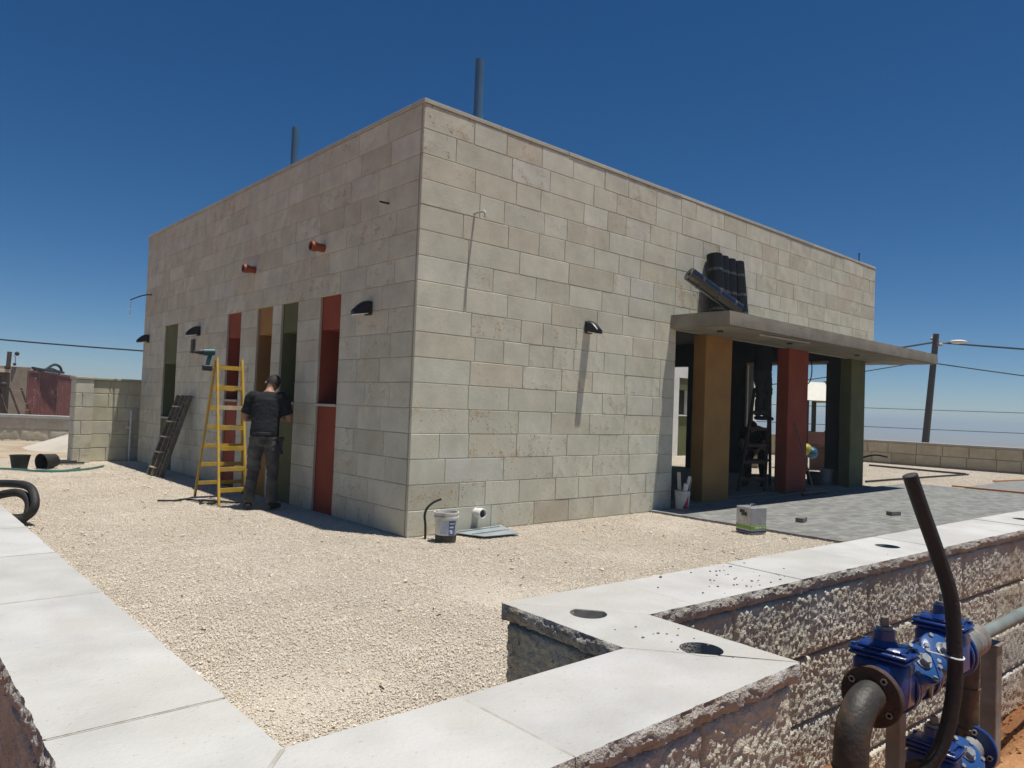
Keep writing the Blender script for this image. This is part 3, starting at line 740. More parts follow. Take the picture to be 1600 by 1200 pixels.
# other perimeter walls
bw = thing('back_wall', 'low rock faced boundary wall with pale coping in front of the red container', 'wall')
p0 = Vector((-7.4, 21.25, 0)); p1 = Vector((2.4, 14.0, 0)); dd = (p1 - p0).normalized(); nn = Vector((dd.y, -dd.x, 0))
def slab_between(p0, p1, nn, w, z0, z1):
    m = MB(); m.add([(q.x, q.y, z) for z in (z0, z1) for q in (p0, p1, p1 - nn * w, p0 - nn * w)], [(3, 2, 1, 0), (4, 5, 6, 7), (0, 1, 5, 4), (1, 2, 6, 5), (2, 3, 7, 6), (3, 0, 4, 7)]); return m
slab_between(p0, p1, nn, .3, -.5, .62).build('wall_core', 'mortar', bw)
_pw = pw; pw = bw
wall_run(p0 + nn * .02, dd, nn, 3.2, 10.8, .62, -.2, 15, .05, .28, .6, 1.0)
pw = _pw
k = 0
while k < 12:
    a = p0 + dd * k; b = p0 + dd * min(k + .996, 12.1); m = slab_between(a + nn * .05, b + nn * .05, nn, .4, .622, .70); m.t = [(1, 1, 1, 0)] * 8; m.build('coping_stone', 'coping', bw); k += 1
ewl = thing('east_wall', 'low tan block boundary wall at the far right of the yard', 'wall')
slab_between(Vector((21.45, -6, 0)), Vector((21.45, 20, 0)), Vector((-1, 0, 0)), .3, -.4, .70).build('wall_core', 'mortar', ewl)
s4 = random.Random(8)
for kz in range(2):
    for a, b in runs(s4, -5.5, 9.0, .55, .95):
        m = MB(); t = stone_tint(s4); ashlar(m, 'x', a, b, .04 + kz * .33, .04 + (kz + 1) * .33, s4, (t[0] * .82, t[1] * .74, t[2] * .66, t[3]), org=21.41, j=.008); m.build('stone', 'limestone', ewl)
for i in range(26): m = MB(); m.tint = (.85, .8, .72, 0); m.box(21.37, 21.8, -6 + i + .003, -5 + i - .003, .702, .765); m.build('coping_stone', 'coping', ewl)

# ------------------------------------------------------------------ paving in front of the portico
pav = struct(MB().box(4.06, 13.6, -4.35, -.004, -.05, .006).build('paving', 'joint_sand')); pv = []
pr = random.Random(12); row = 0; y = -4.34
PW, PL = .105, .21
pl_list = []
y = -.012 - PW
while y > -4.4:
    x = 4.07 - (PL / 2 if row % 2 else 0)
    while x < 13.58:
        a = max(x, 4.07); b = min(x + PL, 13.59)
        if b - a > .04: pl_list.append((a, b, y, y + PW))
        x += PL
    y -= PW; row += 1
def ppx(q): d = Vector(((q[0] + q[1]) / 2, (q[2] + q[3]) / 2, 0)) - CAM; return -(q[1] - q[0]) / d.length ** 3 * (1 if q[2] > -2.9 - .03 * (q[0] - 4) else .1)
pl_list.sort(key=ppx); pm_ = MB()
for i, q in enumerate(pl_list):
    k = pr.uniform(.80, 1.16); t = (k, k * pr.uniform(.98, 1.02), k * pr.uniform(.95, 1.03), 0); dz = pr.uniform(-.0012, .0025)
    mb = MB() if i < 300 else pm_
    a, b, c, d = q; mb.tint = t
    e = .004; z = .024 + dz
    mb.add([(a + .0025, c + .0025, .0), (b - .0025, c + .0025, .0), (b - .0025, d - .0025, .0), (a + .0025, d - .0025, .0), (a + .0025, c + .0025, z - e), (b - .0025, c + .0025, z - e), (b - .0025, d - .0025, z - e), (a + .0025, d - .0025, z - e),
            (a + .008, c + .008, z), (b - .008, c + .008, z), (b - .008, d - .008, z), (a + .008, d - .008, z)],
           [(0, 1, 5, 4), (1, 2, 6, 5), (2, 3, 7, 6), (3, 0, 4, 7), (4, 5, 9, 8), (5, 6, 10, 9), (6, 7, 11, 10), (7, 4, 8, 11), (8, 9, 10, 11)])
    if i < 300: mb.build('paver', 'paver', pav, fix=False)
stuff(pm_.build('paver', 'paver', pav, fix=False))

# ------------------------------------------------------------------ wall lamps
def wall_lamp(label, loc, rz):
    """built facing -y: back plate on y=0"""
    t = thing('wall_lamp', label, 'lamp', loc, rz, 'black bulkhead wall lamps'); t.scale = (.9, .95, .9)
    prof = []
    # domed hood: quarter shell reaching out and down
    h = MB(); n = 14; V = []; F = []
    for i in range(n + 1):
        a = pi * i / n                       # around from left to right
        for j in range(7):
            s = j / 6
            wv = .075 * (1 - .22 * s); out = -.035 - .180 * s; top = .066 * cos(s * 1.35) - .060 * s ** 2.2
            V.append((-wv * cos(a), out, top + (.045 * sin(a)) * (1 - .35 * s)))
    for i in range(n):
        for j in range(6): F.append((i * 7 + j, i * 7 + j + 1, (i + 1) * 7 + j + 1, (i + 1) * 7 + j))
    h.add(V, F)
    # sides down to the rim, nose and cheeks
    for sx in (-1, 1):
        V = []
        for j in range(7):
            s = j / 6; wv = .075 * (1 - .22 * s); out = -.035 - .180 * s; top = .066 * cos(s * 1.35) - .060 * s ** 2.2
            V += [(sx * wv, out, top), (sx * wv * .95, out, min(top - .004, -.05 - .034 * s))]
        h.add(V, [(2 * j, 2 * j + 1, 2 * j + 3, 2 * j + 2) for j in range(6)])
    h.box(-.058, .058, -.222, -.215, -.086, -.03, .003)
    fin(h.build('housing', 'black_lamp', t), 50)
    MB().box(-.07, .07, -.036, -.001, -.075, .10, .008).build('back_plate', 'black_lamp', t)
    d = MB(); d.add([(-.066, -.05, -.053), (.066, -.05, -.053), (.054, -.213, -.082), (-.054, -.213, -.082), (-.058, -.06, -.064), (.058, -.06, -.064), (.046, -.205, -.095), (-.046, -.205, -.095)], [(0, 1, 5, 4), (1, 2, 6, 5), (2, 3, 7, 6), (3, 0, 4, 7), (4, 5, 6, 7), (3, 2, 1, 0)])
    d.build('diffuser', 'diffuser', t)
    return t
wall_lamp('black hooded wall lamp on the sunlit facade casting a long shadow', (2.66, -.005, 2.45), 0)
wall_lamp('black hooded wall lamp right of the large red window near the corner', (-.005, .93, 2.45), -pi / 2)
wall_lamp('black hooded wall lamp between the far green window and the red window', (-.005, 6.55, 2.48), -pi / 2)
wall_lamp('black hooded wall lamp at the far left edge of the building', (-.005, 9.5, 2.48), -pi / 2)
jb = MB(); jb.box(-.05, -.004, 6.72, 6.82, 2.12, 2.36, .006); tag(jb.build('junction_box', 'plaster_grey'), 'small grey junction box under a wall lamp', 'box')

# ------------------------------------------------------------------ vent pipes, roof pipes, brackets
for lab, y, z in (('orange plastic vent pipe stub above the pair of green and orange windows', 4.28, 3.29), ('orange plastic vent pipe stub above the large red window', 2.12, 3.32)):
    t = thing('vent_pipe', lab, 'pipe', (0, y, z), 0, 'orange vent pipe stubs')
    m = MB(); m.lathe([(.052, 0), (.052, .11), (.062, .115), (.062, .185), (.054, .185), (.046, .185), (.046, .05)], 20, (.0, 0, 0), (-1, 0, 0)); fin(m.build('sleeve', 'orange_pvc', t))
    MB().cyl((-.05, 0, 0), (-.045, 0, 0), .047, n=20).build('bore', 'dirt_shade_black', t)  # black disc closes the sleeve; its colour stands in for the shade inside
for lab, x, y, zt_ in (('tall blue plastic vent pipe on the roof close to the corner', 1.02, .38, 5.53), ('shorter blue plastic vent pipe on the roof above the left facade', .38, 3.96, 5.46)):
    m = MB(); m.lathe([(.055, 0), (.055, zt_ - 4.38), (.05, zt_ - 4.38), (.05, .6)], 20, (x, y, 4.38)); m.lathe([(.055, .30), (.066, .30), (.066, .48), (.055, .48)], 20, (x, y, 4.38))
    tag(fin(m.build('roof_pipe', 'blue_pvc')), lab, 'pipe', 'blue roof pipes')
m = MB(); m.cyl((11.0, .12, 4.6), (11.0, .12, 4.84), .012, n=8).cyl((11.0, .12, 4.84), (11.0, .12, 4.86), .02, n=8); tag(m.build('roof_rod', 'cable'), 'short dark rod standing on the parapet at the far right', 'rod')
m = MB(); m.tube([(.73, .01, 3.55), (.735, -.09, 3.555), (.74, -.15, 3.55), (.745, -.17, 3.53), (.745, -.175, 3.48)], .014, 8, k=3); tag(fin(m.build('wall_bracket', 'lamp_grey')), 'small bent pipe bracket high on the sunlit facade', 'bracket')
m = MB(); m.tube([(.005, .62, 3.62), (-.05, .63, 3.62), (-.10, .66, 3.63)], .011, 8); tag(m.build('cable_stub', 'cable'), 'short black cable stub on the shaded facade near the corner', 'cable')
t = thing('cable_end', 'bent cable with hanging white thread at the far left edge of the building', 'cable', (0, 9.42, 3.38))
fin(MB().tube([(.01, 0, 0), (-.10, .1, -.01), (-.2, .22, -.05), (-.30, .36, -.11)], .012, 8).build('cable', 'cable', t))
MB().tube([(-.30, .36, -.11), (-.30, .362, -.3), (-.305, .36, -.47)], .006, 6).ball((-.304, .36, -.30), .016).ball((-.305, .36, -.45), .013, .013, .03).build('thread', 'white_thread', t)
t = thing('drain_pipe', 'white plastic drain pipe stub with dark bore low on the sunlit facade', 'pipe', (.92, 0, .20))
fin(MB().lathe([(.050, 0), (.050, .06), (.057, .065), (.057, .125), (.053, .13), (.046, .13), (.046, .05)], 22, (0, 0, 0), (0, -1, 0)).build('sleeve', 'white_pvc', t))
MB().cyl((0, -.10, 0), (0, -.095, 0), .0465, n=20).build('bore', 'dirt_shade_black', t)  # disc coloured black to imitate the shaded inside of the pipe

# ------------------------------------------------------------------ things along the sunlit facade
def bucket(name, label, cat, loc, r0, r1, h, m, rz=0, tilt=None, group=None, rim=True, inner='dirt_shade_black', fill=None):
    t = thing(name, label, cat, loc, rz, group)
    prof = [(.0, .004), (r0 * .96, .0), (r0, .006), (r0 + (r1 - r0) * .8, h * .8)]
    if rim: prof += [(r1 * 1.06, h * .8), (r1 * 1.06, h * .86), (r1 * .99, h * .865), (r1 * 1.0, h * .95), (r1 * 1.06, h * .96), (r1 * 1.06, h), (r1 * .98, h)]
    else: prof += [(r1, h * .97), (r1 * 1.05, h * .97), (r1 * 1.05, h), (r1 * .97, h)]
    prof += [(r0 * .95, .012), (0, .012)]
    fin(MB().lathe(prof, 28).build('body', m, t))
    if tilt: t.rotation_euler = tilt
    return t
b1 = bucket('plastic_bucket', 'white plastic bucket with blue label and dark stained base by the building corner', 'bucket', (.24, -.36, 0), .105, .122, .30, 'white_plastic')
def wrap(mb, r0, r1, h, z0, z1, a0, a1, n=10, off=.0016):
    V = []
    for i in range(n + 1):
        a = a0 + (a1 - a0) * i / n
        for z in (z0, z1): rr = r0 + (r1 - r0) * z / h + off; V.append((rr * cos(a), rr * sin(a), z))
    return mb.add(V, [(2 * i, 2 * i + 2, 2 * i + 3, 2 * i + 1) for i in range(n)])
va = math.atan2(CAM.y + .36, CAM.x - .24)          # the side of the bucket that faces the yard gate
q = MB(); wrap(q, .105, .122, .30, .085, .215, va - .55, va + .25).build('label', 'label_pale', b1)
q = MB(); wrap(q, .105, .122, .30, .075, .22, va + .25, va + .95).build('label', 'label_blue', b1)
q = MB()
for i in range(3): wrap(q, .105, .122, .30, .185 - i * .036, .20 - i * .036, va + .32, va + .82 - .12 * i, off=.0026)
wrap(q, .105, .122, .30, .09, .12, va + .4, va + .62, off=.0026); q.build('label_print', 'white_plastic', b1)
q = MB(); wrap(q, .105, .122, .30, .003, .07, -pi, pi, 28, .0012).build('stain', 'dirt_shade_black', b1)
m = MB(); m.tube([(0, 0, .27), (.02, .06, .30), (0, 0, .27)], .002, 5)
m = MB(); m.tube([(.13, -.16, -.02), (.13, -.15, .14), (.12, -.145, .24), (.14, -.16, .32), (.20, -.19, .38), (.27, -.22, .41)], .013, 9); tag(fin(m.build('cable_duct', 'rubber')), 'bent dark conduit rising from the gravel by the building corner', 'conduit')
m = MB(); m.add([(.52, -.06, .016), (1.28, -.03, .03), (1.14, -.50, .018), (.66, -.47, .022), (.52, -.06, .022), (1.28, -.03, .036), (1.14, -.50, .024), (.66, -.47, .028)], [(3, 2, 1, 0), (4, 5, 6, 7), (0, 1, 5, 4), (1, 2, 6, 5), (2, 3, 7, 6), (3, 0, 4, 7)]); m.bar((.58, -.12, .03), (1.2, -.1, .04), .02, .006).bar((.64, -.3, .03), (1.18, -.28, .033), .02, .006)
tag(m.build('metal_sheet', 'sheet_metal'), 'flat grey metal sheet lying on the gravel under the drain pipe', 'sheet')
b2 = bucket('tool_bucket', 'white bucket with red label holding tools beside the portico jamb', 'bucket', (4.66, -.14, .012), .095, .108, .27, 'white_plastic')
va2 = math.atan2(CAM.y + .14, CAM.x - 4.66)
q = MB(); V = []
for i in range(9):
    a = va2 + .15 + .8 * i / 8
    for z in (.02, .02 + .2 * (i + 1) / 9): V.append(((.095 + .013 * z / .27 + .002) * cos(a), (.095 + .013 * z / .27 + .002) * sin(a), z))
q.add(V, [(2 * i, 2 * i + 2, 2 * i + 3, 2 * i + 1) for i in range(8)]); q.build('label', 'label_red', b2)
t = thing('tool_bundle', 'paint roller and rolled sheets sticking out of the white bucket with red label', 'tools', (4.66, -.14, .03))
MB().cyl((.02, .02, .02), (.10, -.05, .46), .024, n=12).build('roll', 'white_pvc', t); MB().bar((-.04, .0, .02), (-.06, .03, .52), .05, .02).build('board', 'lamp_grey', t)
MB().cyl((-.02, -.03, .02), (.0, -.06, .36), .035, n=12).build('roller', 'white_plastic', t); MB().bar((.05, .0, .02), (.15, -.02, .42), .06, .012).build('trowel', 'steel', t)
# square tin
t = thing('paint_tin', 'square grey metal tin with green band standing on the gravel', 'tin', (3.78, -1.75, .004), radians(-17))
W2 = .125
MB().box(-W2, W2, -W2, W2, 0, .31, .008).build('body', 'tin', t)
MB().box(-W2 - .0025, W2 + .0025, -W2 - .0025, W2 + .0025, .045, .10, .009).build('band', 'label_green', t)
MB().box(-W2 - .0022, W2 + .0022, -W2 - .0022, W2 + .0022, .006, .042, .009).build('band', 'label_navy', t)
q = MB()
for i in range(5): q.box(-.055 + i * .034, -.034 + i * .034, -W2 - .0042, -W2 - .002, .062, .082)
for i in range(3): q.box(-W2 - .0042, -W2 - .0015, -.07, .01 + .02 * i, .13 + .02 * i, .14 + .02 * i)
stuff(q.build('print', 'white_plastic', t))
q = MB(); q.box(-W2 - .004, -W2 - .001, -.06, .03, .205, .25, .0).box(-W2 - .0045, -W2 - .0012, -.02, .06, .235, .275); q.build('emblem', 'dirt_shade_black', t)
fin(MB().lathe([(0, .335), (.03, .335), (.034, .33), (.034, .31), (.02, .305)], 16, (.06, .05, 0)).build('spout_cap', 'black_plastic', t)); MB().tube([(-.08, -.06, .312), (-.04, -.03, .335), (.0, .0, .335), (.03, .02, .312)], .006, 6).build('handle', 'steel', t)
# loose paving bits
for i, (x, y, rz_, lab) in enumerate(((5.1, -1.72, .2, 'loose grey paver lying on the paving close to the tin'), (7.12, -2.12, -.3, 'loose grey paver lying on the paving near the tall black hose'))):
    m = MB(); m.tint = (.8, .8, .78, 0); m.box(-.1, .1, -.05, .05, 0, .06, .006); o = m.build('loose_paver', 'paver'); o.location = (x, y, .027); o.rotation_euler = (0, 0, rz_); tag(o, lab, 'paver', 'loose pavers')

# bitumen rolls on the canopy
def roll(label, base, top, r=.105, m='bitumen'):
    base = Vector(base); top = Vector(top); d = (top - base); L_ = d.length
    t = thing('bitumen_roll', label, 'roll', base, 0, 'bitumen membrane rolls on the canopy'); t.rotation_euler = d.to_track_quat('Z', 'Y').to_euler()
    fin(MB().lathe([(.03, .01), (r * .8, .0), (r, .006), (r, L_ - .006), (r * .9, L_), (.032, L_ - .012), (.03, L_ - .2)], 26).build('sheet', m, t))
    for z in (.12, .42, .74): MB().lathe([(r + .0015, z), (r + .002, z + .02), (r + .0015, z + .04)], 26).build('tape', 'film_print', t)
roll('tall black bitumen roll standing leftmost of the four upright rolls', (5.24, -.27, 2.835), (5.31, -.13, 3.84), .118)
roll('black bitumen roll standing second from the left of the upright rolls', (5.47, -.22, 2.835), (5.53, -.12, 3.84))
roll('black bitumen roll standing third from the left of the upright rolls', (5.68, -.22, 2.835), (5.735, -.12, 3.83))
roll('black bitumen roll standing rightmost of the four upright rolls', (5.88, -.29, 2.835), (5.95, -.13, 3.82), .11)
roll('shiny black bitumen roll leaning diagonally across the upright rolls', (5.30, -.58, 2.95), (4.52, -.23, 3.42), .104, 'bitumen_film')
m = MB(); m.cyl((5.55, -.80, 2.605), (6.95, -.86, 2.605), .013, n=8).cyl((5.53, -.8, 2.606), (5.6, -.8, 2.606), .018, n=8); tag(m.build('conduit_pipe', 'lamp_grey'), 'thin grey conduit fixed under the front of the canopy', 'conduit')

# ------------------------------------------------------------------ yellow step ladder
def step_ladder(label, F0, F1, B0, B1, T0, T1, TB0, TB1, nr, m, pale=None, group=None, rail=.035):
    """front feet F0,F1, back feet B0,B1, front rail tops T0,T1, back rail tops TB0,TB1 (local)"""
    V = [Vector(p) for p in (F0, F1, B0, B1, T0, T1, TB0, TB1)]
    base = V[0].copy(); t = thing('step_ladder', label, 'ladder', base, 0, group)
    F0, F1, B0, B1, T0, T1, TB0, TB1 = [p - base for p in V]
    for a, b in ((F0, T0), (F1, T1), (B0, TB0), (B1, TB1)): MB().bar(a, b, rail, rail * .75).build('rail', m, t)
    for i in range(nr):
        s = (i + .72) / (nr + .2)
        a = F0.lerp(T0, s); b = F1.lerp(T1, s)
        MB().bar(a, b, .022, .055).build('rung', pale if (pale and i == nr - 3) else m, t)
        if i < nr - 1:
            a = B0.lerp(TB0, s); b = B1.lerp(TB1, s); MB().bar(a, b, .022, .05).build('rung', m, t)
    return t
yl_ = step_ladder('tall yellow step ladder standing open beside the person in black shirt', (-.84, 2.99, 0), (-.47, 3.03, 0), (-.78, 4.06, 0), (-.12, 4.06, 0),
            (-.80, 3.42, 1.90), (-.46, 3.44, 1.90), (-.79, 3.49, 1.88), (-.44, 3.51, 1.88), 7, 'yellow_wood', 'pale_wood')
# cordless drill hanging at the top of the ladder
t = thing('cordless_drill', 'teal and black cordless drill hung on the top of the yellow ladder', 'drill', (-.87, 3.40, 1.86))
MB().cyl((-.17, .02, .10), (.0, 0, .11), .034, .042, n=12).cyl((-.23, .02, .095), (-.17, .02, .10), .02, .03, n=10).build('chuck', 'black_plastic', t)
fin(MB().cyl((-.12, .012, .10), (.02, 0, .11), .046, n=14).build('motor', 'teal_tool', t)); MB().bar((-.03, 0, .08), (-.06, .0, -.07), .05, .04).build('grip', 'teal_tool', t); MB().box(-.12, .0, -.035, .035, -.14, -.07, .008).build('battery', 'black_plastic', t)
# old wooden ladder lying against the wall
t = thing('leaning_ladder', 'old folded grey wooden ladder leaning against the shaded facade', 'ladder', (-.52, 6.95, 0))
for i, (yy, dx) in enumerate(((.22, 0), (-.02, 0), (-.13, .05), (-.30, .05))):
    MB().bar((dx, yy, .0), (.42 + dx * .6, yy - .05, 1.38), .045, .07).build('rail', 'old_wood', t)
for i in range(5):
    s = .1 + i * .19; MB().bar((.42 * s - .012, .24 - .05 * s, 1.38 * s), (.42 * s - .012, -.05 - .05 * s, 1.38 * s), .06, .022).build('rung', 'pale_wood', t)
    s += .05; MB().bar((.05 + .40 * s, -.11 - .05 * s, 1.38 * s), (.05 + .40 * s, -.32 - .05 * s, 1.38 * s), .06, .022).build('rung', 'old_wood', t)
m = MB(); m.tube([(-1.35, 3.75, .01), (-1.18, 3.62, .014), (-1.02, 3.72, .012), (-.9, 3.45, .012), (-.98, 3.25, .014), (-.80, 3.2, .012), (-.7, 3.35, .012), (-.9, 3.55, .014), (-.55, 3.1, .012)], .011, 7); tag(m.build('power_cable', 'cable'), 'black power cable snaking on the gravel at the yellow ladder feet', 'cable')

# ------------------------------------------------------------------ people
def organic(mb, m, voxel=.016, it=5, folds=0):
    """fuse overlapping closed tubes and lofts into one continuous smooth surface"""
    me = bpy.data.meshes.new('tmp'); me.from_pydata(mb.v, [], mb.f); me.update()
    bm = bmesh.new(); bm.from_mesh(me); bmesh.ops.recalc_face_normals(bm, faces=bm.faces[:]); bm.to_mesh(me); bm.free()
    o = bpy.data.objects.new('tmp', me); COL.objects.link(o)
    rm = o.modifiers.new('fuse', 'REMESH'); rm.mode = 'VOXEL'; rm.voxel_size = voxel; rm.use_smooth_shade = True
    sm_ = o.modifiers.new('smooth', 'SMOOTH'); sm_.factor = .5; sm_.iterations = it
    dg = bpy.context.evaluated_depsgraph_get(); dg.update()
    nm = bpy.data.meshes.new_from_object(o.evaluated_get(dg)); bpy.data.objects.remove(o)
    if folds:
        nrm_ = [v.normal.copy() for v in nm.vertices]
        for vi, v in enumerate(nm.vertices):
            p = v.co.copy(); k = noise.noise(Vector((p.x * 11 + p.z * 6, p.y * 11, p.z * 26))) + .6 * noise.noise(Vector((p.x * 22, p.y * 22 + p.z * 9, p.z * 40 + 7)))
            v.co = p + nrm_[vi] * folds * k
    nm.materials.clear(); nm.materials.append(MATS[m]); nm.polygons.foreach_set('use_smooth', [True] * len(nm.polygons))
    return nm
def loft(mb, rings, n=18):
    """rings: (centre, forward radius, side radius); stacked ellipses, closed at both ends"""
    C_ = [Vector(r[0]) for r in rings]; V = []; F = []; m = len(rings)
    for i, (c, rx, ry) in enumerate(rings):
        ax = (C_[min(i + 1, m - 1)] - C_[max(i - 1, 0)]).normalized(); sd_ = Vector((0, 1, 0)); fw_ = sd_.cross(ax).normalized()
        for k in range(n): a = 2 * pi * k / n; V.append(Vector(c) + fw_ * rx * cos(a) + sd_ * ry * sin(a))
    for i in range(m - 1):
        for k in range(n): F.append((i * n + k, i * n + (k + 1) % n, (i + 1) * n + (k + 1) % n, (i + 1) * n + k))
    F += [tuple(range(n - 1, -1, -1)), tuple(range((m - 1) * n, m * n))]
    return mb.add(V, F)
def add_mesh(nm, name, parent):
    nm.name = name; o = bpy.data.objects.new(name, nm); COL.objects.link(o); o.parent = parent; return o
def hand_mb(mb, wrist, d, side):
    """palm, four fingers and thumb, slightly curled; d = direction of the hand"""
    d = Vector(d).normalized(); w = Vector((0, 0, 1)).cross(d).normalized() * side; dn = d.cross(w).normalized(); wrist = Vector(wrist)
    if dn.z > 0: dn = -dn
    mb.tube([wrist - d * .01, wrist + d * .04, wrist + d * .085], [.026, .036, .030], 10, k=3)
    for i, l in enumerate((.068, .078, .072, .056)):
        s = wrist + d * .08 + w * (-.027 + .018 * i)
        mb.tube([s, s + d * l * .45 + dn * .006, s + d * l * .8 + dn * .024, s + d * l * .9 + dn * .045], [.0095, .009, .0085, .007], 7, k=2)
    s = wrist + d * .03 - w * .03
    mb.tube([s, s + d * .03 - w * .022, s + d * .06 - w * .026 + dn * .01], [.012, .0105, .0085], 7, k=2)
def person(label, loc, rz, J, shirt, trouser, skin='skin', hair='hair', bare=True):
    """J: joint positions, x forward, y to the person's left"""
    t = thing('person', label, 'person', loc, rz)
    P = {k: Vector(v) for k, v in J.items()}
    hd = (P['head'] - P['neck']).normalized()
    # body: one continuous skin surface
    B_ = MB(); up_ = Vector((0, 0, 1))
    loft(B_, [(P['pelvis'] - up_ * .07, .085, .12), (P['pelvis'], .10, .145), (P['spine'], .092, .135), (P['chest'], .10, .15), (P['chest'].lerp(P['neck'], .6), .075, .13), (P['neck'], .055, .06)])
    B_.tube([P['neck'] - hd * .06, P['neck'] + hd * .02, P['head'] - hd * .06], [.056, .052, .05], 14, k=3)
    loft(B_, [(P['head'] - hd * .105, .035, .032), (P['head'] - hd * .085, .062, .052), (P['head'] - hd * .04, .088, .068), (P['head'] + hd * .02, .097, .076), (P['head'] + hd * .07, .088, .070), (P['head'] + hd * .105, .05, .042)], 20)
    for s in ('L', 'R'):
        B_.tube([P['chest'].lerp(P['sh' + s], .55), P['sh' + s], (P['sh' + s] + P['el' + s]) / 2, P['el' + s], P['el' + s].lerp(P['wr' + s], .35), P['wr' + s]], [.05, .052, .046, .040, .041, .028], 12, k=3)
        B_.tube([P['hip' + s] + up_ * .06, P['hip' + s], (P['hip' + s] + P['kn' + s]) / 2, P['kn' + s], P['kn' + s].lerp(P['an' + s], .35), P['an' + s]], [.075, .08, .068, .052, .052, .035], 12, k=3)
    nm = organic(B_, skin, .013, 4)
    bm = bmesh.new(); bm.from_mesh(nm)
    ex = MB()
    for s, sd_ in (('L', 1), ('R', -1)):
        hand_mb(ex, P['wr' + s], P['wr' + s] - P['el' + s] + Vector(J.get('hd' + s, (0, 0, 0))), sd_)
    fwd = Vector((1, 0, 0)); fwd = (fwd - hd * fwd.dot(hd)).normalized(); side = hd.cross(fwd)
    H = P['head']
    ex.tube([H + fwd * .082 + hd * .025, H + fwd * .105 - hd * .012, H + fwd * .082 - hd * .022], [.008, .014, .010], 8, k=2)       # nose
    for sd_ in (-1, 1):
        ex.tube([H + side * sd_ * .079 + hd * .02, H + side * sd_ * .092 + hd * .0 - fwd * .008, H + side * sd_ * .08 - hd * .03], [.008, .012, .007], 7, k=2)  # ears
        ex.ball(H + fwd * .078 + side * sd_ * .032 + hd * .018, .011)
    me2 = bpy.data.meshes.new('x'); me2.from_pydata(ex.v, [], ex.f); bm.from_mesh(me2); bm.to_mesh(nm); bm.free()
    nm.polygons.foreach_set('use_smooth', [True] * len(nm.polygons))
    add_mesh(nm, 'body', t)
    # shirt and trousers
    S_ = MB(); up_ = Vector((0, 0, 1))
    loft(S_, [(P['pelvis'] - up_ * .02, .142, .182), (P['pelvis'] + up_ * .06, .140, .178), (P['spine'], .136, .172), (P['spine'].lerp(P['chest'], .6), .138, .186), (P['chest'] + up_ * .03, .130, .190), (P['chest'].lerp(P['neck'], .62), .100, .160), (P['chest'].lerp(P['neck'], .88), .072, .085)])
    for s in ('L', 'R'):
        S_.tube([P['chest'].lerp(P['sh' + s], .4), P['sh' + s], P['sh' + s].lerp(P['el' + s], .4), P['sh' + s].lerp(P['el' + s], .80)], [.085, .082, .074, .074], 14, k=4)
    add_mesh(organic(S_, shirt, .013, 6, .0035), 'shirt', t)
    T_ = MB()
    loft(T_, [(P['pelvis'] + up_ * .09, .128, .166), (P['pelvis'], .134, .174), (P['pelvis'] - up_ * .09, .126, .170), (P['pelvis'] - up_ * .14, .10, .14)])
    for s in ('L', 'R'):
        T_.tube([P['hip' + s] + up_ * .03, P['hip' + s] - up_ * .06, P['hip' + s].lerp(P['kn' + s], .55), P['kn' + s], P['kn' + s].lerp(P['an' + s], .4) - Vector((.012, 0, 0)), P['kn' + s].lerp(P['an' + s], .98)], [.092, .094, .084, .070, .070, .062], 14, k=4)
    add_mesh(organic(T_, trouser, .013, 5, .009), 'trousers', t)
    for s in ('L', 'R'):
        a = P['an' + s]; td = Vector(J.get('to' + s, (1, 0, 0))).normalized()
        q = MB(); z = a.z - .075; q.tube([a - td * .075 + Vector((0, 0, -.042)), a - td * .03 + Vector((0, 0, -.03)), a + td * .07 + Vector((0, 0, -.042)), a + td * .15 + Vector((0, 0, -.048)), a + td * .195 + Vector((0, 0, -.055))], [.030, .046, .044, .040, .022], 10, k=3)
        q.v = [(x, y, max(zz, z)) for x, y, zz in q.v]
        add = q.build('shoe', 'shoe', t); fin(add, 60)
    hr = MB(); hr.ball((0, 0, 0), .094, .088, .112, 16, 10); M_ = Matrix((fwd, side, hd)).transposed()
    hr.v = [tuple(H + M_ @ (Vector(v) + Vector((-.012, 0, .016)))) for v in hr.v if True]
    keep = []
    for f in hr.f:
        c = sum((Vector(hr.v[i]) for i in f), Vector()) / len(f) - H
        if c.dot(fwd) < .035 or c.dot(hd) > .07:
            if c.dot(hd) > -.055: keep.append(f)
    hr.f = keep; fin(hr.build('hair', hair, t, fix=False), 80)
    return t
man = person('person in black t-shirt and grey jeans facing the green window strip, head bowed', (-.50, 2.50, 0.002), radians(52),
    dict(pelvis=(0, 0, .93), spine=(.03, 0, 1.11), chest=(.07, 0, 1.31), neck=(.14, .0, 1.475), head=(.225, -.02, 1.575),
         shL=(.07, .185, 1.40), elL=(.06, .275, 1.13), wrL=(.30, .16, 1.12), shR=(.07, -.185, 1.40), elR=(.08, -.28, 1.13), wrR=(.31, -.15, 1.14),
         hipL=(0, .095, .87), knL=(.03, .125, .47), anL=(-.01, .155, .082), hipR=(0, -.095, .87), knR=(.03, -.115, .47), anR=(-.02, -.135, .082), toL=(1, .25, 0), toR=(1, -.2, 0)), 'shirt_black', 'jeans_grey')
q = MB(); q.lathe([(.150, 0), (.156, .005), (.156, .035), (.150, .04)], 26, (0, 0, .93)); q.v = [(x * .93, y * 1.08, z) for x, y, z in q.v]; fin(q.build('belt', 'shoe', man))
t = thing('belt_tool', 'black cordless tool hanging at the right hip of the person in black shirt', 'tool', (-.50, 2.50, 0.0), radians(52))
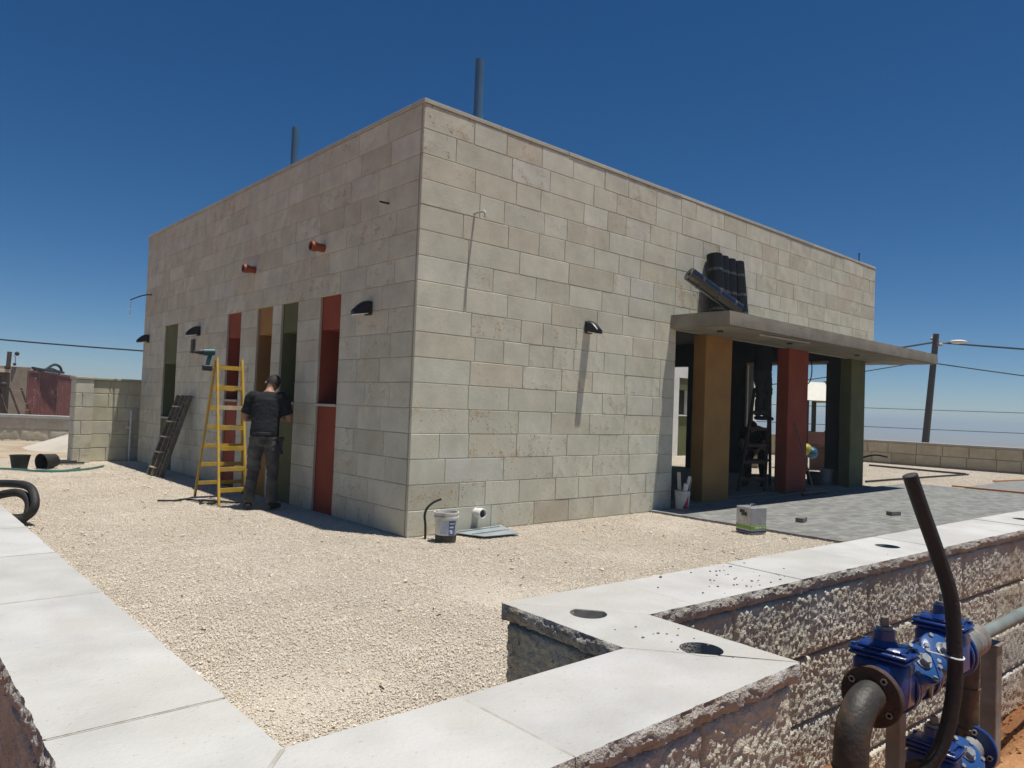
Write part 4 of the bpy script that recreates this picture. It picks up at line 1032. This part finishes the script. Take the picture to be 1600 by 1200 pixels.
q = MB(); q.box(-.05, .07, -.235, -.185, .86, .91, .01).bar((-.01, -.21, .88), (-.03, -.21, .74), .04, .035).box(-.06, .02, -.24, -.19, .70, .745, .008); q.build('body', 'black_plastic', t); MB().cyl((.07, -.21, .885), (.12, -.21, .885), .012, n=8).build('bit', 'steel', t)

# ------------------------------------------------------------------ inside the portico
lad_in = step_ladder('dark step ladder standing inside the portico behind the red column', (7.42, .62, .057), (7.98, .42, .057), (8.42, 1.12, .057), (8.98, .86, .057),
                     (7.92, .63, 1.92), (8.16, .45, 1.92), (7.97, .67, 1.90), (8.21, .49, 1.90), 6, 'rust', rail=.045)
person('person in dark clothes standing on the step ladder inside the portico, head above the beam', (8.06, .56, 1.33), radians(-110),
    dict(pelvis=(0, 0, .93), spine=(.01, 0, 1.11), chest=(.02, 0, 1.32), neck=(.02, .0, 1.49), head=(.01, 0, 1.62),
         shL=(.02, .185, 1.43), elL=(.10, .26, 1.66), wrL=(.10, .2, 1.84), shR=(.02, -.185, 1.43), elR=(.10, -.26, 1.66), wrR=(.10, -.2, 1.84),
         hipL=(0, .09, .87), knL=(.05, .09, .47), anL=(.0, .08, .082), hipR=(0, -.09, .87), knR=(.05, -.09, .47), anR=(.0, -.08, .082)), 'shirt_black', 'trouser_dark')
person('person in dark clothes bending at the foot of the ladder inside the portico', (8.66, 1.0, .057), radians(200),
    dict(pelvis=(-.1, 0, .80), spine=(.04, 0, .94), chest=(.20, 0, 1.04), neck=(.33, .0, 1.12), head=(.42, 0, 1.15),
         shL=(.22, .18, 1.06), elL=(.36, .2, .84), wrL=(.50, .14, .74), shR=(.22, -.18, 1.06), elR=(.36, -.2, .84), wrR=(.50, -.14, .74),
         hipL=(-.1, .1, .76), knL=(.04, .13, .43), anL=(-.08, .15, .082), hipR=(-.1, -.1, .76), knR=(.04, -.13, .43), anR=(-.08, -.15, .082)), 'shirt_black', 'trouser_dark')
t = thing('broom', 'wide push broom leaning against the red column', 'broom', (8.68, -.17, .028))
MB().cyl((0, .0, .04), (-.30, .245, 1.28), .013, n=8).build('handle', 'old_wood', t); MB().box(-.45, .45, -.03, .03, .028, .07, .006).build('head', 'old_wood', t); MB().box(-.44, .44, -.025, .025, .0, .0275).build('bristles', 'shoe', t)
bucket('dark_bucket', 'black bucket on the portico floor left of the pale bucket', 'bucket', (10.3, .62, .057), .12, .16, .26, 'black_plastic', rim=False)
bucket('pale_bucket', 'grey plastic bucket on the portico floor beside the green column', 'bucket', (10.95, .66, .057), .12, .135, .30, 'lamp_grey')
m = MB(); m.tube([(10.6, .9, 3.15), (10.62, .95, 2.9), (10.66, .9, 2.5), (10.7, .95, 2.2), (10.5, .98, 2.08), (10.42, .98, 2.09)], .012, 7); tag(m.build('hanging_cable', 'cable'), 'loose cable hanging from the portico ceiling by the doorway', 'cable')
m = MB(); m.tube([(10.0, .36, 2.95), (9.6, .6, 2.93), (9.2, 1.1, 2.95)], .012, 6); tag(m.build('ceiling_conduit', 'white_pvc'), 'white conduit under the portico ceiling near the green column', 'conduit')
MBx = MB(); MBx.box(9.62, 9.98, 1.3, 1.6, .057, .11, .006); tag(MBx.build('stone_offcut', 'plaster_grey'), 'flat grey slab lying on the portico floor behind the broom', 'slab')

# ------------------------------------------------------------------ playground seen through the doorway
t = thing('play_tower', 'brown playground tower with cream and yellow roof seen through the doorway', 'playground', (15.6, 3.1, 0), radians(-28))
for x in (-.62, .12):
    for y in (-.35, .35): MB().box(x - .045, x + .045, y - .045, y + .045, -.05, 1.95).build('post', 'play_post', t)
rf = MB(); rf.add([(-.75, -.48, 1.90), (.2, -.48, 1.90), (.2, .48, 1.90), (-.75, .48, 1.90), (-.75, 0, 2.42), (.2, 0, 2.42)], [(0, 1, 5, 4), (2, 3, 4, 5), (0, 4, 3), (0, 3, 2, 1)]).build('roof', 'play_roof', t)
MB().prism([(-.5, 1.86), (.5, 1.86), (.06, 2.46), (-.06, 2.46)], 0, .205, .25).build('gable', 'play_yellow', t)
for a, b in ((-.48, .5),): MB().box(-.7, .18, -.40, .40, .62, .70).build('deck', 'play_brown', t)
MB().box(-.6, .1, -.42, -.38, .72, 1.05).build('panel', 'play_brown', t); MB().box(-.6, .1, .38, .42, .72, 1.05).build('panel', 'play_brown', t)
MB().prism([(-.4, .0), (.4, .0), (.4, .80), (0, 1.1), (-.4, .80)], 0, .25, .30).build('panel', 'play_brown', t); MB().box(.05, .09, -.40, .40, .0, .60).build('panel', 'play_brown', t)
MB().bar((.3, .0, .95), (.95, .0, .55), .5, .04).build('slide', 'play_brown', t)
t2 = thing('spring_toy', 'yellow and blue round play toy behind the red column', 'playground', (13.62, 2.44, 0))
MB().ball((0, 0, .62), .15).build('body', 'play_yellow', t2); MB().ball((.10, -.10, .54), .15).build('disc', 'play_blue', t2); MB().cyl((0, 0, 0), (0, 0, .4), .05, n=10).build('spring', 'play_post', t2)
t3 = thing('equipment_cabinet', 'small pale cabinet with dark handle seen between the ladder rungs', 'cabinet', (14.05, 4.06, 0), radians(-25))
MB().box(-.05, .2, -.13, .13, 0, .56, .01).build('body', 'shed_beige', t3); MB().box(-.07, -.052, -.05, .04, .34, .41).build('handle', 'shed_dark', t3)

# ------------------------------------------------------------------ right side of the yard
t = thing('formwork_bed', 'unfinished paved bed edged with orange wooden boards at the right edge', 'formwork', (0, 0, 0))
for a, b in (((13.75, -.85, .04), (13.72, -3.2, .04)), ((16.6, -.9, .04), (18.9, -1.3, .04)), ((18.9, -1.3, .04), (18.7, -3.2, .04))): MB().bar(a, b, .09, .03).build('board', 'orange_wood', t)
MB().box(13.9, 18.6, -3.1, -1.05, -.02, .03).build('slab', 'paver', t)
m = MB(); m.box(15.6, 16.4, -2.35, -2.05, .032, .30, .01); tag(m.build('plank_stack', 'raw_wood'), 'short brown timber block lying on the unfinished bed at the right edge', 'timber')
m = MB(); m.tube([(19.33, 3.2, .02), (19.1, 2, .02), (18.95, .9, .02), (18.9, .4, .02)], .03, 7); tag(m.build('ground_pipe', 'cable'), 'dark pipe lying on the gravel near the right boundary wall', 'pipe')
m = MB(); m.tube([(12.8, .62, .025), (15, .55, .02), (17, .45, .02), (18.8, .32, .02)], .022, 7); tag(m.build('ground_hose', 'rubber'), 'grey hose stretched over the gravel beyond the green column', 'hose')
m = MB(); m.tube([(11.42, .14, .62), (11.6, .08, .66), (11.85, .0, .68), (12.1, -.1, .64)], .018, 7); tag(m.build('tap_pipe', 'cable'), 'short dark pipe sticking out beside the green column', 'pipe')
cx_, cy_ = rp(5.32, .23)
t = bucket('clear_bucket', 'clear plastic tub standing on the white coping at the right edge', 'tub', (cx_, cy_, HC + .003), .05, .056, .12, 'clear_plastic', rim=True)

# ------------------------------------------------------------------ left side of the yard
bucket('rubber_bucket', 'black rubber mortar bucket standing upright on the gravel at the left', 'bucket', (-2.17, 8.72, .002), .115, .155, .24, 'rubber', rim=False)
bt = bucket('fallen_bucket', 'black rubber mortar bucket lying on its side at the left', 'bucket', (-1.62, 8.82, .135), .115, .155, .27, 'rubber', rim=False)
bt.rotation_euler = (radians(97), 0, radians(-62))
m = MB(); m.tube([(-2.9, 9.0, .015), (-2.3, 8.55, .02), (-2.05, 8.15, .018), (-1.75, 7.95, .018), (-1.4, 8.1, .018), (-1.1, 8.4, .018), (-.86, 8.75, .018)], .017, 7); m.tube([(-1.3, 8.5, .016), (-1.6, 8.1, .016), (-2.0, 8.25, .016)], .017, 7); tag(m.build('garden_hose', 'hose_green'), 'green garden hose curving over the gravel by the black buckets', 'hose')
m = MB(); m.bar((-1.5, 9.5, .03), (-1.05, 9.35, .03), .08, .03).bar((-1.45, 9.62, .03), (-1.15, 9.5, .05), .05, .03); tag(m.build('plank_offcuts', 'shed_dark'), 'dark plank offcut lying at the foot of the garden wall pillar', 'plank')
t = thing('pipe_coil', 'thick black flexible pipe looped on the gravel by the left coping', 'pipe', (-3.1, 2.9, 0))
for P_ in ([(-.35, 1.7, .1), (-.1, .9, .28), (.08, .2, .36), (.17, -.25, .36), (.19, -.45, .22), (.14, -.42, .1), (.02, -.2, .05), (-.2, .3, .05)],
           [(-.4, .6, .04), (-.15, .25, .2), (.06, -.1, .30), (.15, -.32, .24), (.13, -.40, .09), (.05, -.35, .05), (-.1, -.2, .05)]):
    fin(MB().tube(P_, .042, 12).build('loop', 'rubber', t))
hp = MB(); nn_ = 22
for j in range(nn_ + 1):
    for i in range(nn_ + 1):
        u = -1 + 2 * i / nn_; v = -1 + 2 * j / nn_; d = sqrt(u * u + v * v)
        h = max(0, 1 - d) ** .9 * .62 * (1 + .15 * noise.noise(Vector((u * 3, v * 3, 0)))) ; hp.v.append((.35 + u * 1.9, 13.6 + v * 1.6, h - .03))
hp.f = [(j * (nn_ + 1) + i, j * (nn_ + 1) + i + 1, (j + 1) * (nn_ + 1) + i + 1, (j + 1) * (nn_ + 1) + i) for j in range(nn_) for i in range(nn_)]
o = fin(hp.build('gravel_heap', 'gravel_bed', fix=False), 80); tag(o, 'pale heap of gravel behind the garden wall pillar', 'heap')
sm = MB()
for j in range(13):
    for i in range(17): x = -6.0 + i * .55; y = 10.6 + j * .6; sm.v.append((x, y, .012 + .03 * noise.noise(Vector((x * 1.3, y * 1.3, 4))) - (0 if 0 < j < 12 and 0 < i < 16 else .06)))
sm.f = [(j * 17 + i, j * 17 + i + 1, (j + 1) * 17 + i + 1, (j + 1) * 17 + i) for j in range(12) for i in range(16)]
struct(fin(sm.build('sandy_ground', 'sand', fix=False), 80))

# ------------------------------------------------------------------ container, shed and clutter beyond the back wall
CA = math.atan2(10, 3.57)
ct = thing('shipping_container', 'rusty red corrugated shipping container behind the low back wall', 'container', (.95, 30.0, -.22), CA)
HCt = 2.42; prof = []; LC = 12.19
for i in range(int(LC / .27)):
    x = i * .27; prof += [(x, 0), (x + .09, 0), (x + .13, .045), (x + .22, .045)]
prof.append((LC, 0))
cs = MB(); n = len(prof)
cs.v = [(x, d, z) for z in (.14, HCt - .1) for x, d in prof]; cs.f = [(i, i + 1, i + 1 + n, i + n) for i in range(n - 1)]
cs.build('side_panel', 'container_red', ct, fix=False)
MB().box(0, LC, .05, 2.4, .1, HCt - .06).build('body', 'container_red', ct); MB().box(-.03, LC + .03, -.03, .06, HCt - .11, HCt, .005).build('top_rail', 'container_red', ct); MB().box(-.03, LC + .03, -.03, .06, 0, .15, .005).build('bottom_rail', 'container_red', ct)
MB().box(-.05, .10, -.035, .08, 0, HCt + .003, .005).build('corner_post', 'container_red', ct); MB().box(2.2, 2.38, -.012, .06, .14, HCt - .1, .004).build('seam_post', 'container_red', ct)
q = MB()
for zz, w_ in ((2.05, .5), (1.55, .34), (1.22, .36), (.92, .34)): q.box(1.32, 1.32 + w_ * .7, -.003, .001, zz, zz + .06).box(1.40, 1.47, -.003, .001, zz - .14, zz)
q.build('faded_lettering', 'faded_white', ct)
t = thing('hose_bundle', 'black hoses and scrap heaped on top of the red container', 'hose', (2.3, 33.6, 2.2))
for P_ in ([(-.6, -1.6, .03), (-.2, -.6, .12), (.2, .4, .34), (.5, 1.2, .40), (.8, 1.9, .3), (.95, 2.3, .05)], [(-.9, -2.2, .04), (.2, .2, .10), (1.0, 2.2, .06)], [(-.3, -.2, .05), (.3, .8, .16), (.9, 2.6, .045)], [(-1.0, -2.4, .1), (-.2, -.8, .06), (.5, 1.0, .05)]): fin(MB().tube(P_, .06, 8).build('hose', 'rubber', t))
sh = thing('site_shed', 'beige site shed with pale eave strip left of the red container', 'shed', (-3.3, 27.6, -.2), radians(10))
MB().box(0, 3.95, .5, 3, 0, 2.28).build('wall', 'shed_beige', sh); MB().box(-.2, 4.25, .2, 3.2, 2.30, 2.46, .01).build('roof', 'shed_beige', sh); MB().box(-.2, 3.55, .1, .19, 2.20, 2.33, .004).build('eave', 'shed_trim', sh)
MB().box(2.62, 3.3, .44, .498, .4, 2.05).build('window', 'shed_dark', sh); MB().box(2.2, 2.58, .40, .496, .2, 2.1).build('panel', 'white_wall', sh); MB().box(3.5, 4.1, .1, .49, .0, 2.44).build('post_panel', 'shed_beige', sh)
for i in range(4): MB().bar((2.66 + i * .2, .40, .42), (2.66 + i * .2, .40, 2.03), .02, .02).build('bar', 'shed_beige', sh)
t = thing('loudspeaker_post', 'dark post with small speakers on the shed roof', 'post', (.05, 28.3, 2.2))
MB().bar((0, 0, 0), (.02, .0, .62), .16, .14).build('post', 'pole_wood', t); MB().ball((.26, -.05, .56), .085).build('speaker', 'shed_dark', t); MB().ball((.2, -.05, .14), .06).build('speaker', 'shed_dark', t); MB().tube([(.05, 0, .5), (.2, -.03, .45), (.22, -.05, .2)], .015, 6).build('bracket', 'lamp_grey', t)
t = thing('scrap_frames', 'steel bars and a rusty ladder frame leaning behind the back wall', 'scrap', (-.3, 25.6, -.2), radians(20))
for a, b in (((-.5, 0, 0), (.0, .5, 1.7)), ((.1, 0, 0), (-.35, .4, 1.75)), ((.3, 0, 0), (-.1, .4, 1.75)), ((.75, 0, 0), (.28, .35, 1.6)), ((1.15, 0, 0), (.68, .35, 1.6)), ((-.9, .0, 1.0), (.2, .0, .2))): MB().bar(a, b, .05, .05).build('bar', 'rust', t)
for s in (.5, .65, .95): MB().bar((.75 - .47 * s, .35 * s - .02, 1.6 * s), (1.15 - .47 * s, .35 * s - .02, 1.6 * s), .035, .035).build('rung', 'raw_wood', t)
MB().ball((.05, .3, 1.72), .11, .1, .09).ball((-.25, .3, 1.74), .07).build('drum', 'shed_dark', t)

# ------------------------------------------------------------------ utility pole and cables
t = thing('utility_pole', 'leaning dark wooden utility pole beyond the right boundary wall', 'pole', (37.02, 7.78, -2.0))
top = Vector((.22, -.52, 8.05)); fin(MB().cyl((0, 0, 0), top, .19, .14, n=14).build('pole', 'pole_wood', t))
MB().cyl(top * .955 + Vector((-.1, -.16, -.2)), top * .955 + Vector((.1, -.24, -.2)), .09, n=10).build('insulator', 'lamp_grey', t); MB().ball(tuple(top * .97 + Vector((.0, .2, 0))), .08).build('insulator', 'lamp_grey', t)
MB().cyl(top * .94, top * .94 + Vector((.35, -.4, .05)), .04, n=8).build('arm', 'galvanised', t); fin(MB().ball(tuple(top * .94 + Vector((.75, -.82, .10))), .40, .42, .11).build('lamp_head', 'diffuser', t))
def sag(a, b, d, n=14): a = Vector(a); b = Vector(b); return [a.lerp(b, i / n) - Vector((0, 0, d * 4 * (i / n) * (1 - i / n))) for i in range(n + 1)]
pt = Vector((37.2, 7.3, 5.62))
for lab, a, b, d, r in (('thick black cable running right from the top of the utility pole', pt, (62, -12, 5.5), .25, .05), ('black cable running left from the utility pole towards the building', pt, (20, 20, 3.6), .6, .05),
                        ('second cable below the first running right from the utility pole', pt - Vector((0, 0, 1.1)), (60, -12, 2.6), .3, .03), ('thin cable running left and down from the utility pole', pt - Vector((0, 0, .9)), (22, 24, 1.6), .5, .03),
                        ('thin distant power line, highest of the three low wires at the right', (70, 120, 4.2), (150, -60, 4.0), .8, .05), ('distant power line, middle of the three low wires at the right', (66, 110, 1.6), (140, -60, 1.2), .8, .05), ('distant power line, lowest of the wires just above the right boundary wall', (66, 105, -1.6), (130, -60, -2.6), .6, .06),
                        ('overhead cable crossing the sky at the left of the building', (-14, 56, 5.6), (16, 30, 3.55), .5, .045)):
    tag(MB().tube(sag(a, b, d), r, 6, smooth=False).build('overhead_cable', 'cable'), lab, 'cable', 'overhead cables')

# ------------------------------------------------------------------ blue valves and pipework outside the wall
VY = -5.34
def bolt_ring(mb, x, y, z, R, n, r=.011, l=.05, a0=0.3):
    for i in range(n):
        a = a0 + 2 * pi * i / n; p = Vector((x, y + R * cos(a), z + R * sin(a))); mb.cyl(p - Vector((l / 2, 0, 0)), p + Vector((l / 2, 0, 0)), r * .62, n=8); mb.cyl(p - Vector((l / 2 + .006, 0, 0)), p - Vector((l / 2 - .008, 0, 0)), r, n=6); mb.cyl(p + Vector((l / 2 - .008, 0, 0)), p + Vector((l / 2 + .006, 0, 0)), r, n=6)
def flange(parent, x, m='valve_blue', R=.098, th=.02, z=0.0, name='flange'):
    return fin(MB().lathe([(.03, -th / 2), (R - .004, -th / 2), (R, -th / 2 + .004), (R, th / 2 - .004), (R - .004, th / 2), (.03, th / 2)], 40, (x, 0, z), (1, 0, 0)).build(name, m, parent))
def bolts(parent, x, n=4, a0=.6, l=.05):
    for i in range(n):
        q = MB(); a = a0 + 2 * pi * i / n; p = Vector((x, .078 * cos(a), .078 * sin(a))); q.cyl(p - Vector((l / 2, 0, 0)), p + Vector((l / 2, 0, 0)), .0065, n=8)
        for s in (-1, 1): q.cyl(p + Vector((s * (l / 2), 0, 0)), p + Vector((s * (l / 2 - .010), 0, 0)), .0125, n=6)
        q.build('bolt', 'steel', parent)
def gate_valve(t, x, w=.15):
    """rounded-box bonnet on a round body between two flanges"""
    g = MB(); g.cyl((x - w / 2 + .005, 0, 0), (x + w / 2 - .005, 0, 0), .062, n=24)
    g.box(x - .060, x + .060, -.090, .090, -.05, .118, .016)
    b = fin(g.build('valve_body', 'valve_blue', t), 45)
    k = MB(); k.box(x - .066, x + .066, -.100, .100, .119, .132, .005).box(x - .066, x + .066, -.100, .100, .135, .148, .005)
    V = []
    k.box(x - .054, x + .054, -.08, .08, .147, .165, .012)
    k.cyl((x, 0, .162), (x, 0, .182), .052, .038, n=22); k.cyl((x, 0, .180), (x, 0, .215), .037, .035, n=22)
    fin(k.build('bonnet', 'valve_blue', b), 45)
    for sx in (-1, 1):
        for sy in (-1, 1): MB().cyl((x + sx * .050, sy * .086, .147), (x + sx * .050, sy * .086, .158), .010, n=6).build('bonnet_bolt', 'valve_blue_cap', b)
    fin(MB().cyl((x, 0, .215), (x, 0, .228), .028, .026, n=16).cyl((x, 0, .228), (x, 0, .258), .016, .014, n=4).build('stem', 'galvanised', b))
    for s in (-1, 1): flange(t, x + s * (w / 2 - .010))
def check_valve(t, x, w=.21):
    """body with a slanted bolted cover facing up and outwards"""
    g = MB(); g.cyl((x - w / 2 + .005, 0, 0), (x + w / 2 - .005, 0, 0), .066, n=24); g.ball((x, 0, .0), .085, .085, .085, 20, 12)
    ax = Vector((-.28, -.62, .74)).normalized(); c = Vector((x, 0, 0))
    g.cyl(c, c + ax * .105, .078, .072, n=26)
    b = fin(g.build('valve_body', 'valve_blue_cap', t), 45)
    k = MB(); k.lathe([(0, .125), (.045, .124), (.072, .118), (.080, .112), (.080, .098), (.06, .098)], 30, c, ax)
    fin(k.build('cover', 'valve_blue_cap', b), 45)
    fin(MB().cyl(c + ax * .124, c + ax * .130, .031, n=20).cyl(c + ax * .130, c + ax * .150, .021, .020, n=6).build('plug', 'steel', b), 40)
    d, u, w_ = basis(ax)
    for i in range(6):
        a = i * pi / 3 + .4; p = c + ax * .113 + (u * cos(a) + w_ * sin(a)) * .066; MB().cyl(p, p + ax * .014, .0095, n=6).build('cover_bolt', 'steel', b)
    MB().add([(x + .03, -.089, -.06), (x + .06, -.086, -.01), (x + .03, -.089, .04), (x + .0, -.09, -.01), (x + .03, -.083, -.06), (x + .06, -.08, -.01), (x + .03, -.083, .04), (x + .0, -.084, -.01)], [(0, 1, 2, 3), (7, 6, 5, 4), (0, 4, 5, 1), (1, 5, 6, 2), (2, 6, 7, 3), (3, 7, 4, 0)]).build('nameplate', 'galvanised', b)
    for s in (-1, 1): flange(t, x + s * (w / 2 - .010))
va_ = thing('valve_assembly', 'upper row of blue flanged valves with rusty elbow beside the rock faced wall', 'valves', (-1.62, VY, .435))
fin(MB().lathe([(.05, -.012), (.100, -.012), (.104, -.008), (.104, .008), (.1, .012), (.05, .012)], 44, (-.012, 0, 0), (1, 0, 0)).build('rusty_flange', 'rust', va_))
gate_valve(va_, .085, .165); bolts(va_, -.002, 4)
check_valve(va_, .275, .205); bolts(va_, .170, 4, .9)
check_valve(va_, .485, .205); bolts(va_, .380, 4, .35)
gate_valve(va_, .68, .175); bolts(va_, .590, 4, .8)
flange(va_, .785, 'valve_blue', .104); bolts(va_, .775, 4, .6)
elb = [(.0, 0, 0), (-.05, 0, 0), (-.11, 0, -.02), (-.155, 0, -.07), (-.17, 0, -.14), (-.172, 0, -.25), (-.172, 0, -.75)]
fin(MB().tube(elb, .056, 20, k=6).build('elbow', 'black_iron', va_), 60)
fin(MB().lathe([(.056, -.004), (.0605, 0), (.056, .004)], 24, (-.172, 0, -.2)).build('weld', 'rust', va_))
cpl = [(.05, .0), (.066, .004)]
for i in range(6): cpl += [(.066, .02 + i * .045), (.070, .03 + i * .045), (.070, .045 + i * .045), (.066, .055 + i * .045)]
cpl += [(.066, .30), (.058, .31), (.044, .315)]
fin(MB().lathe([(r_, h_ + .80) for r_, h_ in cpl], 28, (0, 0, 0), (1, 0, 0)).build('coupling', 'galvanised', va_), 30)
fin(MB().cyl((.8, 0, 0), (1.15, 0, 0), .045, n=20).cyl((1.10, 0, 0), (5.2, -.12, .05), .030, n=18).build('pipe', 'green_pipe', va_))
lv = thing('lower_valve', 'lower blue flanged valve half hidden behind the black hose', 'valves', (-1.10, VY, -.045))
fin(MB().lathe([(.05, -.012), (.100, -.012), (.104, -.008), (.104, .008), (.1, .012), (.05, .012)], 44, (-.012, 0, 0), (1, 0, 0)).build('rusty_flange', 'black_iron', lv))
gate_valve(lv, .085, .165); bolts(lv, -.002, 4); check_valve(lv, .275, .205); bolts(lv, .17, 4, .9)
flange(lv, .56, 'valve_blue', .104); fin(MB().cyl((.37, 0, 0), (.62, 0, 0), .055, n=18).build('pipe', 'galvanised', lv)); fin(MB().cyl((-.012, 0, 0), (-.10, 0, -.02), .05, n=18).build('pipe', 'galvanised', lv)); bolts(lv, .565, 4, .2)
def post(label, x, y, zb, zt_, w):
    t = thing('support_post', label, 'post', (x, y, zb), 0, 'grey posts under the pipework'); MB().box(-w / 2, w / 2, -w * .4, w * .4, -.1, zt_ - zb, .004).build('shaft', 'galvanised', t)
    MB().box(-w * .62, w * .62, -w * .5, w * .5, zt_ - zb + .001, zt_ - zb + .008).build('saddle', 'galvanised', t); return t
post('grey support post under the ribbed coupling at the right', -.27, VY, -.2, .365, .085)
post('grey support post under the near blue valves', -1.41, VY, -.2, .365, .062)
m = MB(); m.cyl((-.52, VY + .02, -.3), (-.52, VY + .02, .36), .042, n=16)
for z in (.02, .2): m.lathe([(.042, z), (.048, z + .002), (.048, z + .014), (.042, z + .016)], 18, (-.52, VY + .02, 0))
tag(fin(m.build('riser_pipe', 'black_iron')), 'dark riser pipe behind the black hose', 'pipe')
hs = thing('black_hose', 'tall curved black plastic pipe rising in front of the blue valves', 'hose', (-1.45, -5.5, -.15))
HP = [(-.13, .06, -.02), (-.02, .06, .25), (.045, .005, .42), (.07, -.02, .60), (.065, -.02, .76), (.05, -.01, .93), (.005, .02, 1.08), (-.055, .055, 1.24), (-.10, .08, 1.36)]
fin(MB().tube(HP, .0255, 16, k=6).build('pipe', 'rubber', hs), 60)
e1 = Vector(HP[-1]); e0 = Vector(HP[-2]); fin(MB().lathe([(.0255, 0), (.023, .001), (.020, .0012)], 16, e1, e1 - e0).build('cut_end', 'black_plastic', hs)); MB().cyl(e1, e1 + (e1 - e0).normalized() * .0008, .020, n=16).build('bore', 'dirt_shade_black', hs)  # bore is a near-black end disc, shade of the hollow put into its colour
m = MB(); wp = [(-1.385 + .031 * cos(a), -5.52 + .031 * sin(a), .575 + .004 * sin(a)) for a in [pi * 2 * i / 16 for i in range(17)]]; m.tube(wp, .003, 6, smooth=False); m.tube([(-1.40, -5.548, .572), (-1.30, -5.40, .545), (-1.2, -5.36, .53)], .003, 6); tag(m.build('wire_tie', 'white_thread'), 'thin pale wire tying the black pipe to the valves', 'wire')

# ------------------------------------------------------------------ soil clods outside the wall
cl = MB(); r = random.Random(31)
for i in range(900):
    x = r.uniform(-1.2, 5); y = r.uniform(-6.2, -4.95); s = r.uniform(.004, .014) * (2.2 if r.random() < .05 else 1); cl.ball((x, y, ground_z(x, y) + s * .3), s * r.uniform(.8, 1.4), s * r.uniform(.8, 1.4), s * .7, 6, 4)
o = stuff(cl.build('soil_clods', 'soil', fix=False)); o['label'] = 'loose clods of orange soil beside the wall'; o['category'] = 'soil'

# ------------------------------------------------------------------ haze over the far plain
hz = MB().box(-4600, 4600, -4600, 4600, -45, 14).build('haze', 'mortar'); hz.data.materials.clear()
hm = bpy.data.materials.new('haze_air'); hm.use_nodes = True; ht = hm.node_tree; ht.nodes.remove(ht.nodes['Principled BSDF'])
pvn = ht.nodes.new('ShaderNodeVolumePrincipled'); pvn.inputs['Color'].default_value = (.74, .87, .95, 1); pvn.inputs['Density'].default_value = .0011; pvn.inputs['Anisotropy'].default_value = .2
ht.links.new(pvn.outputs[0], ht.nodes['Material Output'].inputs['Volume']); hz.data.materials.append(hm); stuff(hz)
